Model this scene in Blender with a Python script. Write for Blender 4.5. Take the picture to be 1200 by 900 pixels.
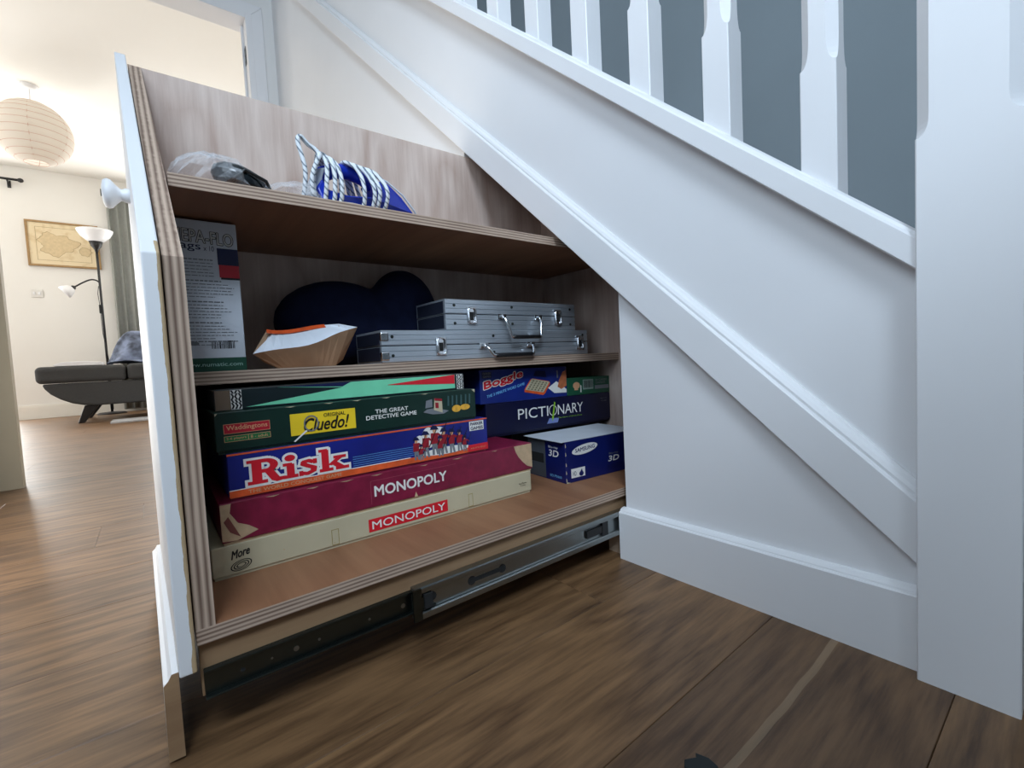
import bpy, math, random
from mathutils import Vector, Matrix
random.seed(7)
for o in list(bpy.data.objects):
    bpy.data.objects.remove(o)
scene = bpy.context.scene
COL = scene.collection
R = math.radians

# ------------------------------------------------------------------ camera
cd = bpy.data.cameras.new('camera')
cam = bpy.data.objects.new('camera', cd); COL.objects.link(cam)
cam.location = (0.54023, -0.68426, 0.38211)
cam.rotation_euler = (1.51748, 0.05096, 0.90017)
cd.sensor_fit = 'HORIZONTAL'; cd.sensor_width = 36; cd.lens = 16.163
cd.clip_start = 0.01; cd.clip_end = 60
scene.camera = cam

# ------------------------------------------------------------------ world, lights, exposure
w = bpy.data.worlds.new('sky'); scene.world = w; w.use_nodes = True
bg = w.node_tree.nodes['Background']
bg.inputs[0].default_value = (.80, .90, 1, 1); bg.inputs[1].default_value = 1.0

def area(name, loc, rot, sx, sy, power, col):
    l = bpy.data.lights.new(name, 'AREA'); l.shape = 'RECTANGLE'; l.size = sx; l.size_y = sy
    l.energy = power; l.color = col
    o = bpy.data.objects.new(name, l); COL.objects.link(o); o.location = loc; o.rotation_euler = rot
    return o
# each lamp stands in a window opening: daylight, plus three added fill lamps
area('hall_window_daylight', (1.69, -1.45, 2.40), (0, R(90), 0), .96, .96, 84, (.70, .84, 1))
area('hall_low_fill', (.42, -1.19, 1.22), (R(90), 0, 0), .66, .96, 8.8, (.70, .84, 1))  # added fill that brightens the stair wall from the front
area('hall_side_fill', (-1.0, -1.19, .42), (R(90), 0, 0), 1.1, .58, 7.5, (1, .95, .88))  # added fill, kept low to brighten the left floor
area('far_window_daylight', (-6.58, 0.3, 1.50), (0, R(-90), 0), 1.4, 1.6, 70, (1, 1, .975))
area('far_left_window_daylight', (-6.58, -2.40, 1.20), (0, R(-90), 0), 2.1, 1.15, 80, (1, 1, .975))
area('living_side_fill', (-4.4, -3.57, 1.3), (R(90), 0, 0), 2.2, 2.0, 26, (1, .99, .96))  # added fill that lights the far wall directly
scene.view_settings.view_transform = 'Standard'
scene.view_settings.look = 'None'
scene.view_settings.gamma = 1
scene.view_settings.use_curve_mapping = False
scene.view_settings.exposure = 0.0

# ------------------------------------------------------------------ materials
def nt(name):
    m = bpy.data.materials.new(name); m.use_nodes = True
    t = m.node_tree
    return m, t, t.nodes['Principled BSDF']
def srgb(r, g, b):
    f = lambda c: (c/255/12.92) if c/255 <= .04045 else ((c/255+.055)/1.055)**2.4
    return (f(r), f(g), f(b))
def pm(name, col, rough=.5, metal=0., var=.06, scale=8., bump=0., bscale=60., stretch=(1, 1, 1), spec=.5):
    m, t, b = nt(name)
    b.inputs['Roughness'].default_value = rough; b.inputs['Metallic'].default_value = metal
    b.inputs['Specular IOR Level'].default_value = spec
    tc = t.nodes.new('ShaderNodeTexCoord'); mp = t.nodes.new('ShaderNodeMapping')
    mp.inputs['Scale'].default_value = stretch
    t.links.new(tc.outputs['Object'], mp.inputs[0])
    n = t.nodes.new('ShaderNodeTexNoise'); n.inputs['Scale'].default_value = scale; n.inputs['Detail'].default_value = 5
    t.links.new(mp.outputs[0], n.inputs['Vector'])
    r = t.nodes.new('ShaderNodeValToRGB')
    r.color_ramp.elements[0].position = .3; r.color_ramp.elements[1].position = .7
    r.color_ramp.elements[0].color = tuple(c*(1-var) for c in col)+(1,)
    r.color_ramp.elements[1].color = tuple(min(1, c*(1+var)) for c in col)+(1,)
    t.links.new(n.outputs[0], r.inputs[0]); t.links.new(r.outputs[0], b.inputs['Base Color'])
    if bump:
        n2 = t.nodes.new('ShaderNodeTexNoise'); n2.inputs['Scale'].default_value = bscale; n2.inputs['Detail'].default_value = 4
        t.links.new(mp.outputs[0], n2.inputs['Vector'])
        bp = t.nodes.new('ShaderNodeBump'); bp.inputs['Strength'].default_value = bump; bp.inputs['Distance'].default_value = .002
        t.links.new(n2.outputs[0], bp.inputs['Height']); t.links.new(bp.outputs[0], b.inputs['Normal'])
    return m

def wood(name, dark, light, axis, scale=14., rough=.5, rings=True, rand=False, streak=False, ringmix=.5, blotch=.16, lo=.22, hi=.72):
    """veneer: grain runs along axis (0,1,2)"""
    m, t, b = nt(name); N = t.nodes; L = t.links
    tc = N.new('ShaderNodeTexCoord'); src = tc.outputs['Object']
    if rand:
        oi = N.new('ShaderNodeObjectInfo'); ad = N.new('ShaderNodeVectorMath'); ad.operation = 'MULTIPLY_ADD'
        cb = N.new('ShaderNodeCombineXYZ')
        for i in range(3): L.new(oi.outputs['Random'], cb.inputs[i])
        L.new(cb.outputs[0], ad.inputs[0]); ad.inputs[1].default_value = (7, 13, 0); L.new(src, ad.inputs[2]); src = ad.outputs[0]
    mp = N.new('ShaderNodeMapping'); s = [1, 1, 1]; s[axis] = .07; mp.inputs['Scale'].default_value = s
    L.new(src, mp.inputs[0])
    n1 = N.new('ShaderNodeTexNoise'); n1.inputs['Scale'].default_value = scale*6; n1.inputs['Detail'].default_value = 6; n1.inputs['Roughness'].default_value = .65
    L.new(mp.outputs[0], n1.inputs['Vector'])
    mp2 = N.new('ShaderNodeMapping'); s = [1, 1, 1]; s[axis] = blotch; mp2.inputs['Scale'].default_value = s
    L.new(src, mp2.inputs[0])
    n2 = N.new('ShaderNodeTexNoise'); n2.inputs['Scale'].default_value = scale*.55; n2.inputs['Detail'].default_value = 1.5
    L.new(mp2.outputs[0], n2.inputs['Vector'])
    ml = N.new('ShaderNodeMath'); ml.operation = 'MULTIPLY'; ml.inputs[1].default_value = 11 if rings else 2
    L.new(n2.outputs[0], ml.inputs[0])
    fr = N.new('ShaderNodeMath'); fr.operation = 'PINGPONG'; fr.inputs[1].default_value = 1
    L.new(ml.outputs[0], fr.inputs[0])
    mx = N.new('ShaderNodeMix'); mx.inputs[0].default_value = ringmix
    L.new(n1.outputs[0], mx.inputs[2]); L.new(fr.outputs[0], mx.inputs[3])
    r = N.new('ShaderNodeValToRGB'); r.color_ramp.elements[0].position = lo; r.color_ramp.elements[1].position = hi
    r.color_ramp.elements[0].color = dark+(1,); r.color_ramp.elements[1].color = light+(1,)
    L.new(mx.outputs[0], r.inputs[0]); out = r.outputs[0]
    if rand:
        hs = N.new('ShaderNodeHueSaturation'); mr = N.new('ShaderNodeMapRange')
        mr.inputs[3].default_value = .86; mr.inputs[4].default_value = 1.12
        L.new(oi.outputs['Random'], mr.inputs[0]); L.new(mr.outputs[0], hs.inputs['Value']); L.new(out, hs.inputs['Color']); out = hs.outputs[0]
    if streak:                                      # pale sapwood streak running with the grain
        sx = N.new('ShaderNodeSeparateXYZ'); L.new(tc.outputs['Object'], sx.inputs[0])
        nn = N.new('ShaderNodeTexNoise'); nn.inputs['Scale'].default_value = 6; L.new(tc.outputs['Object'], nn.inputs['Vector'])
        a = N.new('ShaderNodeMath'); a.operation = 'MULTIPLY_ADD'; a.inputs[1].default_value = .016; L.new(nn.outputs[0], a.inputs[0]); L.new(sx.outputs[0], a.inputs[2])
        c = N.new('ShaderNodeMath'); c.operation = 'COMPARE'; c.inputs[1].default_value = streak; c.inputs[2].default_value = .0040
        L.new(a.outputs[0], c.inputs[0])
        ms = N.new('ShaderNodeMath'); ms.operation = 'MULTIPLY'; ms.inputs[1].default_value = .16; L.new(c.outputs[0], ms.inputs[0])
        m3 = N.new('ShaderNodeMix'); m3.data_type = 'RGBA'; L.new(ms.outputs[0], m3.inputs[0]); L.new(out, m3.inputs[6]); m3.inputs[7].default_value = srgb(226, 200, 164)+(1,)
        out = m3.outputs[2]
    L.new(out, b.inputs['Base Color'])
    b.inputs['Roughness'].default_value = rough
    bp = N.new('ShaderNodeBump'); bp.inputs['Strength'].default_value = .12; bp.inputs['Distance'].default_value = .001
    L.new(n1.outputs[0], bp.inputs['Height']); L.new(bp.outputs[0], b.inputs['Normal'])
    return m

def ply_edge(name, axis, grain, n=7, dark=srgb(112, 88, 74), light=srgb(192, 168, 148)):
    """laminated plywood edge: stripes across thickness axis"""
    m, t, b = nt(name); N = t.nodes; L = t.links
    tc = N.new('ShaderNodeTexCoord'); sx = N.new('ShaderNodeSeparateXYZ'); L.new(tc.outputs['Generated'], sx.inputs[0])
    mp = N.new('ShaderNodeMapping'); s = [60, 60, 60]; s[grain] = 5; mp.inputs['Scale'].default_value = s
    L.new(tc.outputs['Object'], mp.inputs[0])
    no = N.new('ShaderNodeTexNoise'); no.inputs['Scale'].default_value = 2.5; no.inputs['Detail'].default_value = 4; L.new(mp.outputs[0], no.inputs['Vector'])
    a = N.new('ShaderNodeMath'); a.operation = 'MULTIPLY_ADD'; a.inputs[1].default_value = .05; L.new(no.outputs[0], a.inputs[0]); L.new(sx.outputs[axis], a.inputs[2])
    ml = N.new('ShaderNodeMath'); ml.operation = 'MULTIPLY'; ml.inputs[1].default_value = n; L.new(a.outputs[0], ml.inputs[0])
    pp = N.new('ShaderNodeMath'); pp.operation = 'PINGPONG'; pp.inputs[1].default_value = 1; L.new(ml.outputs[0], pp.inputs[0])
    mx = N.new('ShaderNodeMix'); mx.inputs[0].default_value = .4; L.new(pp.outputs[0], mx.inputs[2]); L.new(no.outputs[0], mx.inputs[3])
    r = N.new('ShaderNodeValToRGB'); r.color_ramp.elements[0].position = .2; r.color_ramp.elements[1].position = .68
    r.color_ramp.elements[0].color = dark+(1,); r.color_ramp.elements[1].color = light+(1,)
    L.new(mx.outputs[0], r.inputs[0]); L.new(r.outputs[0], b.inputs['Base Color']); b.inputs['Roughness'].default_value = .75
    return m

WHITE = pm('white_gloss_paint', (.80, .80, .81), .42, var=.015, scale=5, bump=.10, bscale=25)
WALLW = pm('white_wall_paint', (.80, .79, .77), .7, var=.015, scale=3, bump=.08, bscale=120)
CREAM = pm('cream_wall_paint', (.82, .80, .755), .8, var=.015, scale=2)
CEIL = pm('ceiling_paint', (.86, .84, .79), .85, var=.01, scale=2)
GREY = pm('grey_stairwell_paint', srgb(140, 150, 155), .75, var=.03, scale=3, bump=.05, bscale=150)
PLY_Z = wood('plywood_face_upright', srgb(176, 150, 136), srgb(216, 198, 186), 2, 11, .55, True, ringmix=.26, blotch=.5)
PLY_Y = wood('plywood_face_lengthwise', srgb(124, 82, 56), srgb(156, 112, 80), 0, 8, .5, True, ringmix=.25)
EDGE_Z = ply_edge('plywood_edge_flat', 2, 1)
EDGE_Y = ply_edge('plywood_edge_upright', 1, 2)
PINE = wood('raw_pine', srgb(132, 100, 72), srgb(166, 134, 100), 1, 10, .6, True, ringmix=.3)
OAK = wood('oak_floor', srgb(74, 51, 31), srgb(132, 99, 67), 1, 22, .42, True, rand=True, ringmix=.22, lo=.28, hi=.66)
OAKS = wood('oak_floor_with_sapwood', srgb(76, 52, 32), srgb(122, 91, 62), 1, 22, .42, True, rand=True, streak=.085, ringmix=.2, lo=.30, hi=.64)
STEEL = pm('zinc_steel', srgb(78, 84, 81), .32, 1, var=.12, scale=30, stretch=(1, .1, 1))
STEELB = pm('bright_steel', srgb(150, 156, 156), .3, 1, var=.05, scale=20)
ALU = pm('brushed_aluminium', srgb(196, 204, 212), .42, .75, var=.08, scale=60, stretch=(1, .04, 1))
CHROME = pm('chrome', srgb(220, 222, 225), .12, 1, var=.03)
BLACKP = pm('black_plastic', srgb(22, 22, 24), .4, var=.1)
DARKHOLE = pm('dark_hole', (.01, .01, .01), .9, var=.1)

# ------------------------------------------------------------------ mesh helpers
class MB:
    def __init__(s): s.v = []; s.f = []; s.m = []
    def add(s, vs, fs, m=0):
        k = len(s.v); s.v += [tuple(p) for p in vs]; s.f += [tuple(i+k for i in f) for f in fs]; s.m += [m]*len(fs); return s
    def box(s, x0, x1, y0, y1, z0, z1, m=0, mats=None):
        vs = [(x, y, z) for z in (z0, z1) for y in (y0, y1) for x in (x0, x1)]
        fs = [(0, 2, 3, 1), (4, 5, 7, 6), (0, 1, 5, 4), (2, 6, 7, 3), (0, 4, 6, 2), (1, 3, 7, 5)]  # -z +z -y +y -x +x
        s.add(vs, fs, m)
        if mats: s.m[-6:] = mats
        return s
    def prism(s, pts, axis, a, b, m=0, mcap=None):
        """2-D polygon (in the two other axes, cyclic order) extruded along axis from a to b"""
        n = len(pts)
        def P(p, t):
            if axis == 0: return (t, p[0], p[1])
            if axis == 1: return (p[0], t, p[1])
            return (p[0], p[1], t)
        vs = [P(p, a) for p in pts]+[P(p, b) for p in pts]
        fs = [tuple(range(n))[::-1], tuple(range(n, 2*n))]+[(i, (i+1) % n, n+(i+1) % n, n+i) for i in range(n)]
        s.add(vs, fs, m)
        if mcap is not None: s.m[-(n+2)] = mcap; s.m[-(n+1)] = mcap
        return s
    def loft(s, rings, m=0, cap=True):
        n = len(rings[0]); k0 = [p for r in rings for p in r]; fs = []
        for j in range(len(rings)-1):
            for i in range(n): fs.append((j*n+i, j*n+(i+1) % n, (j+1)*n+(i+1) % n, (j+1)*n+i))
        if cap: fs += [tuple(range(n))[::-1], tuple(range((len(rings)-1)*n, len(rings)*n))]
        return s.add(k0, fs, m)
    def tube(s, path, r, n=8, m=0, closed=False):
        path = [Vector(p) for p in path]; rings = []; up = Vector((0, 0, 1)); prev = None
        for i, p in enumerate(path):
            a = path[(i-1) % len(path)] if (i > 0 or closed) else p
            b = path[(i+1) % len(path)] if (i < len(path)-1 or closed) else p
            d = (b-a).normalized()
            if prev is None:
                ref = up if abs(d.z) < .9 else Vector((1, 0, 0)); u = d.cross(ref).normalized()
            else:
                u = (prev-d*prev.dot(d))
                u = u.normalized() if u.length > 1e-6 else d.orthogonal().normalized()
            prev = u; v = d.cross(u); rr = r[i] if isinstance(r, (list, tuple)) else r
            rings.append([tuple(p+u*math.cos(2*math.pi*k/n)*rr+v*math.sin(2*math.pi*k/n)*rr) for k in range(n)])
        if closed: rings.append(rings[0])
        return s.loft(rings, m, not closed)
    def lathe(s, prof, c, axis=2, n=20, m=0):
        """prof: (radius, height) list"""
        rings = []
        for r, h in prof:
            ring = []
            for k in range(n):
                a = 2*math.pi*k/n; ca, sa = math.cos(a)*max(r, 1e-5), math.sin(a)*max(r, 1e-5)
                q = (ca, sa, h) if axis == 2 else ((h, ca, sa) if axis == 0 else (sa, h, ca))
                ring.append((c[0]+q[0], c[1]+q[1], c[2]+q[2]))
            rings.append(ring)
        return s.loft(rings, m)
    def build(s, name, mats, parent=None, origin=(0, 0, 0), bevel=0, smooth=False, sub=0, seg=2, world=False):
        if not isinstance(mats, (list, tuple)): mats = [mats]
        off = Vector(origin)
        if world and parent is not None: off = Vector(parent.location)
        me = bpy.data.meshes.new(name)
        me.from_pydata([tuple(Vector(p)-off) for p in s.v], [], s.f)
        for mt in mats: me.materials.append(mt)
        for p, mi in zip(me.polygons, s.m): p.material_index = min(mi, len(mats)-1)
        import bmesh
        bm = bmesh.new(); bm.from_mesh(me); bmesh.ops.recalc_face_normals(bm, faces=bm.faces); bm.to_mesh(me); bm.free()
        if smooth:
            for p in me.polygons: p.use_smooth = True
        o = bpy.data.objects.new(name, me); COL.objects.link(o)
        if parent is not None: o.parent = parent
        else: o.location = off
        if bevel:
            md = o.modifiers.new('bevel', 'BEVEL'); md.width = bevel; md.segments = seg; md.limit_method = 'ANGLE'; md.angle_limit = R(40)
        if sub:
            md = o.modifiers.new('sub', 'SUBSURF'); md.levels = sub; md.render_levels = sub
        return o
def tag(o, label, cat, group=None):
    o['label'] = label; o['category'] = cat
    if group: o['group'] = group
    return o
def thing(name, loc, label, cat, group=None, rot=(0, 0, 0)):
    o = bpy.data.objects.new(name, None); COL.objects.link(o); o.location = loc; o.rotation_euler = rot
    o.empty_display_size = .05
    return tag(o, label, cat, group)
def struct(o): o['kind'] = 'structure'; return o

_tc = {}
def text_mesh(s, bold, shear):
    key = (s, bold, shear)
    if key in _tc: return _tc[key]
    c = bpy.data.curves.new('t', 'FONT'); c.body = s; c.size = 1; c.extrude = 0; c.offset = bold; c.shear = shear; c.resolution_u = 3
    o = bpy.data.objects.new('t', c); COL.objects.link(o)
    dg = bpy.context.evaluated_depsgraph_get(); dg.update()
    me = bpy.data.meshes.new_from_object(o.evaluated_get(dg))
    vs = [tuple(v.co) for v in me.vertices]; fs = [tuple(p.vertices) for p in me.polygons]
    bpy.data.objects.remove(o); bpy.data.curves.remove(c); bpy.data.meshes.remove(me)
    _tc[key] = (vs, fs); return vs, fs
def FX(p, lvl): return (lvl*.00035, p[0], p[1])          # print lying on a +x face
def txt(parent, s, y0, y1, z0, z1, mat, lvl=2, bold=0., shear=0., rise=0., name='lettering', fx=FX, ref=None):
    """lettering fitted into the rectangle y0..y1, z0..z1; rise tilts the line"""
    vs, fs = text_mesh(s, 0, shear)
    xs = [v[0] for v in vs]; ys = [v[1] for v in vs]
    a, b, c, d = min(xs), max(xs), min(ys), max(ys)
    k = bold*(z1-z0)/(d-c) if bold > 0 else 0
    if ref is None: y0 += k; y1 -= k; z0 += k; z1 -= k
    offs = [(0, 0)] if k == 0 else [(k*math.cos(q*math.pi/4+.3), k*math.sin(q*math.pi/4+.3)) for q in range(8)]
    mb = MB()
    for q, (oy, oz) in enumerate(offs):
        out = []
        for v in vs:
            p = (y0+(v[0]-a)/(b-a)*(y1-y0)+oy, z0+(v[1]-c)/(d-c)*(z1-z0)+oz); p = (p[0], p[1]+rise*(p[0]-y0)/(y1-y0))
            out.append(fx(p, lvl+q*.06))
        mb.add(out, fs)
    return mb.build(name, mat, parent)
def poly(parent, pts, mat, lvl=1, name='print', fx=FX):
    """thin printed patch with a real thickness; pts anticlockwise in (y,z)"""
    mb = MB(); n = len(pts)
    mb.add([fx(p, lvl) for p in pts]+[fx(p, 0) for p in pts], [tuple(range(n))]+[(i, n+i, n+(i+1) % n, (i+1) % n) for i in range(n)])
    return mb.build(name, mat, parent)
def rect(parent, y0, y1, z0, z1, mat, lvl=1, name='print', fx=FX): return poly(parent, [(y0, z0), (y1, z0), (y1, z1), (y0, z1)], mat, lvl, name, fx)
def multi(parent, polys, mat, lvl, name='print', fx=FX):
    mb = MB()
    for q, pts in enumerate(polys):
        n = len(pts); mb.add([fx(p, lvl+(q % 12)*.05) for p in pts], [tuple(range(n))])
    o = mb.build(name, mat, parent)
    if name in ('worn_edge', 'scuff', 'small_print', 'tray_letters'): o['kind'] = 'stuff'
    return o
def ell(cy, cz, ry, rz, n=24, rot=0.):
    return [(cy+ry*math.cos(2*math.pi*k/n)*math.cos(rot)-rz*math.sin(2*math.pi*k/n)*math.sin(rot), cz+ry*math.cos(2*math.pi*k/n)*math.sin(rot)+rz*math.sin(2*math.pi*k/n)*math.cos(rot)) for k in range(n)]

# ================================================================== STRUCTURE
SL = .9                                       # slope of the flight
def zlow(x): return .503-SL*x                 # lower edge of the string moulding

# ---- floor of oak planks running from the hall towards the stairs
fb = MB(); fb.box(-6.75, 1.9, -3.7, 1.7, -.06, -.016)
floor = struct(fb.build('floor', pm('subfloor', srgb(60, 48, 38), .8)))
PW = .19; meshes = {}
x = -6.66+.0
cols = []
x0 = .262-PW*37
i = 0
while x0+i*PW < 1.75:
    cols.append(x0+i*PW); i += 1
for ci, xa in enumerate(cols):
    yy = -3.65-random.random()*1.5
    while yy < 1.65:
        ln = 1.9
        a = max(yy, -3.65); b = min(yy+ln, 1.65)
        if b-a > .02:
            key = round(b-a, 3)
            special = abs(xa-.262) < .01 and a < -.15 < b
            kk = (key, special)
            if kk not in meshes:
                mb = MB(); g = .0003; t = .0006
                X = [g, PW-g]; Y = [g, key-g]
                mb.loft([[(X[0], Y[0], -.016), (X[1], Y[0], -.016), (X[1], Y[1], -.016), (X[0], Y[1], -.016)],
                         [(X[0], Y[0], -t), (X[1], Y[0], -t), (X[1], Y[1], -t), (X[0], Y[1], -t)],
                         [(X[0]+t, Y[0]+t, 0), (X[1]-t, Y[0]+t, 0), (X[1]-t, Y[1]-t, 0), (X[0]+t, Y[1]-t, 0)]])
                o = mb.build('plank', OAKS if special else OAK, floor); meshes[kk] = o.data
            else:
                o = bpy.data.objects.new('plank', meshes[kk]); COL.objects.link(o); o.parent = floor
            o.location = (xa, a, 0)
        yy += ln

# ---- walls of hall and living room
def wallbox(name, boxes, mat):
    mb = MB()
    for b in boxes: mb.box(*b)
    return struct(mb.build(name, mat))
CH = 2.70; HC = 3.30
wallbox('wall_left', [(-1.95, -1.60, -1.30, -1.20, 0, HC), (-.40, .06, -1.30, -1.20, 0, HC), (.78, .85, -1.30, -1.20, 0, HC), (.06, .78, -1.30, -1.20, 0, .72), (.06, .78, -1.30, -1.20, 1.72, HC), (-1.60, -.40, -1.30, -1.20, .78, HC), (-1.60, -.40, -1.30, -1.20, 0, .08),
                      (.75, .85, -2.25, -1.30, 0, HC), (.75, 1.8, -2.35, -2.25, 0, HC)], GREY)
wallbox('wall_added_blocker', [(.80, .90, -1.20, -.45, 0, .95)], GREY)  # unseen partition added to shade the hall floor and skirting
wallbox('wall_return', [(-1.95, -1.907, -1.20, -1.073, 0, HC)], pm('shaded_wall_paint', srgb(178, 166, 142), .7, var=.02))  # darker tone puts the backlit shade of this return into its colour
wallbox('wall_front', [(1.7, 1.8, -.95, .95, 0, HC), (1.7, 1.8, -2.25, -1.95, 0, HC), (1.7, 1.8, -1.95, -.95, 0, 1.90), (1.7, 1.8, -1.95, -.95, 2.90, HC)], GREY)
wallbox('wall_stairwell', [(-2.3, 1.8, .90, 1.0, 0, 3.9)], GREY)
wallbox('wall_end', [(-2.40, -2.30, -.11, .95, 0, 3.9), (-2.40, -2.30, -1.24, -.11, 2.30, HC), (-2.40, -2.30, -3.60, -1.24, 0, HC), (-2.40, -2.30, .95, 1.6, 0, CH), (-2.30, -1.95, -1.35, -1.25, 0, HC)], WALLW)
# far wall with two window openings
wallbox('wall_far', [(-6.7, -6.6, -3.6, -3.0, 0, CH), (-6.7, -6.6, -1.8, -.5, 0, CH), (-6.7, -6.6, 1.1, 1.6, 0, CH), (-6.7, -6.6, -3.0, -1.8, 0, .10), (-6.7, -6.6, -3.0, -1.8, 2.32, CH),
                     (-6.7, -6.6, -.5, 1.1, 0, .78), (-6.7, -6.6, -.5, 1.1, 2.32, CH)], CREAM)
wallbox('wall_garden', [(-6.6, -5.5, -3.7, -3.6, 0, CH), (-3.3, -2.4, -3.7, -3.6, 0, CH), (-5.5, -3.3, -3.7, -3.6, 2.3, CH), (-5.5, -3.3, -3.7, -3.6, 0, .3)], CREAM)
wallbox('wall_right', [(-6.6, -2.4, 1.6, 1.7, 0, CH)], CREAM)
wallbox('ceiling', [(-6.7, -2.4, -3.7, 1.7, CH, CH+.08), (-2.4, 1.8, -1.35, .0, HC, HC+.08), (.75, 1.8, -2.35, -1.35, HC, HC+.08), (.2, 1.8, 0, 1.0, HC, HC+.08), (-2.4, .3, -.10, 1.0, 3.9, 3.98), (-2.3, .3, -.10, 0, HC+.08, 3.9), (.2, .3, 0, .9, HC+.08, 3.9)], CEIL)
PANE, t_, b_ = nt('window_glass')
b_.inputs['Base Color'].default_value = (1, 1, 1, 1); b_.inputs['Roughness'].default_value = .02
mx = t_.nodes.new('ShaderNodeMixShader'); tr = t_.nodes.new('ShaderNodeBsdfTransparent'); mx.inputs[0].default_value = .08
t_.links.new(tr.outputs[0], mx.inputs[1]); t_.links.new(b_.outputs[0], mx.inputs[2]); t_.links.new(mx.outputs[0], t_.nodes['Material Output'].inputs[0])
def window(name, axis, plane, u0, u1, z0, z1):
    mb = MB(); t = .05; d = .03
    def bx(a, b, c, e, m=mb, dd=d):
        if axis == 0: m.box(plane-dd, plane+dd, a, b, c, e)
        else: m.box(a, b, plane-dd, plane+dd, c, e)
    bx(u0, u0+t, z0, z1); bx(u1-t, u1, z0, z1); bx(u0+t, u1-t, z0, z0+t); bx(u0+t, u1-t, z1-t, z1); bx((u0+u1)/2-t/2, (u0+u1)/2+t/2, z0+t, z1-t)
    o = struct(mb.build(name, WHITE))
    for a, b in ((u0+t, (u0+u1)/2-t/2), ((u0+u1)/2+t/2, u1-t)):
        p = MB(); bx(a, b, z0+t, z1-t, p, .003); p.build('pane', PANE, o)
window('window_1', 0, 1.75, -1.95, -.95, 1.90, 2.90)
window('added_window_6', 1, -1.25, .06, .78, .72, 1.72)  # opening added for the stair wall fill lamp
window('added_window_5', 1, -1.25, -1.60, -.40, .08, .78)  # opening added and set low for the floor fill lamp
window('window_2', 0, -6.65, -.5, 1.1, .78, 2.32)
window('window_3', 0, -6.65, -3.0, -1.8, .10, 2.32)
window('added_window_4', 1, -3.65, -5.5, -3.3, .3, 2.3)  # opening added for the lamp that lights the far wall

# ---- doorway between hall and living room
mb = MB(); mb.box(-2.42, -2.28, -.14, -.11, 0, 2.30); mb.box(-2.42, -2.28, -1.21, -.14, 2.27, 2.30); mb.box(-2.42, -2.28, -1.24, -1.21, 0, 2.30)
mb.box(-2.37, -2.355, -.152, -.14, 0, 2.27)
door = struct(mb.build('door_1', WHITE, bevel=.002))
mb = MB(); mb.prism([(-.125, 0), (-.055, 0), (-.055, 2.355), (-.125, 2.285)], 0, -2.30, -2.282)
mb.prism([(-.125, 2.285), (-.055, 2.355), (-1.24, 2.355), (-1.24, 2.285)], 0, -2.30, -2.282); mb.build('architrave', WHITE, door, bevel=.003)
for z in (2.10, 1.2, .3):
    mb = MB(); mb.box(-2.352, -2.322, -.1425, -.140, z-.045, z+.045); h = mb.build('hinge', STEEL, door)
    mb = MB()
    for dz in (-.03, 0, .03): mb.lathe([(.004, 0), (.004, .0012), (0, .0013)], (-2.337, -.1438, z+dz), 1, 10)
    mb.build('screw', BLACKP, h)

# ---- wall panel under the stairs, with the drawer opening
mb = MB()
mb.prism([(0, 0), (.43, 0), (.43, zlow(.43)+.05), (0, zlow(0)+.05)], 1, 0, .018)
wall = struct(mb.build('wall_stairs', WHITE))
mb = MB(); mb.prism([(-2.30, 0), (-.478, 0), (-.478, zlow(-.478)+.05), (-2.30, zlow(-2.30)+.05)], 1, 0, .018); mb.build('panel', WHITE, wall)
mb = MB(); mb.box(-.046, -.008, .0005, .045, 0, .088); mb.build('timber_stud', pm('dusty_stud', srgb(172, 150, 128), .8, var=.2, scale=25), wall)
skp = [(0, .0), (-.0158, 0), (-.0158, .0872), (-.0140, .0888), (-.0118, .0893), (-.0112, .0912), (-.0085, .0935), (-.004, .0950), (-.001, .0953), (0, .0953)]
mb = MB(); mb.prism(skp, 0, -.006, .4208); struct(mb.build('baseboard_stairs', WHITE))
mb = MB(); mb.prism(skp, 0, -2.282, -.484); struct(mb.build('baseboard_stairs_left', WHITE))
mb = MB(); mb.box(-6.6, -6.582, -1.8, 1.6, 0, .135); mb.box(-6.6, -6.590, -1.8, 1.6, .135, .15); struct(mb.build('baseboard_far', pm('cream_gloss', (.80, .77, .70), .45, var=.02)))

# ================================================================== STAIRCASE
st = thing('staircase', (.46, .0, 0), 'white painted staircase with square balusters, newel post and sloping string moulding', 'staircase')
XL = -2.30; XN = .4208
mb = MB(); mb.prism([(XL, zlow(XL)+.03), (XN, zlow(XN)+.03), (XN, .842-SL*XN), (XL, .842-SL*XL)], 1, 0, .030)
mb.build('string_board', WHITE, st, world=True)
# moulding along the lower edge of the string
prof = [(0, 0), (0, -.0155), (.0015, -.0165), (.0705, -.0165), (.0735, -.0150), (.0750, -.0118), (.0795, -.0122), (.0850, -.0098), (.0890, -.0060), (.0925, -.0045), (.0930, 0)]
mb = MB(); mb.loft([[(X, y, zlow(X)+dz) for dz, y in prof] for X in (XL, XN)]); mb.build('string_moulding', WHITE, st, world=True)
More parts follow.
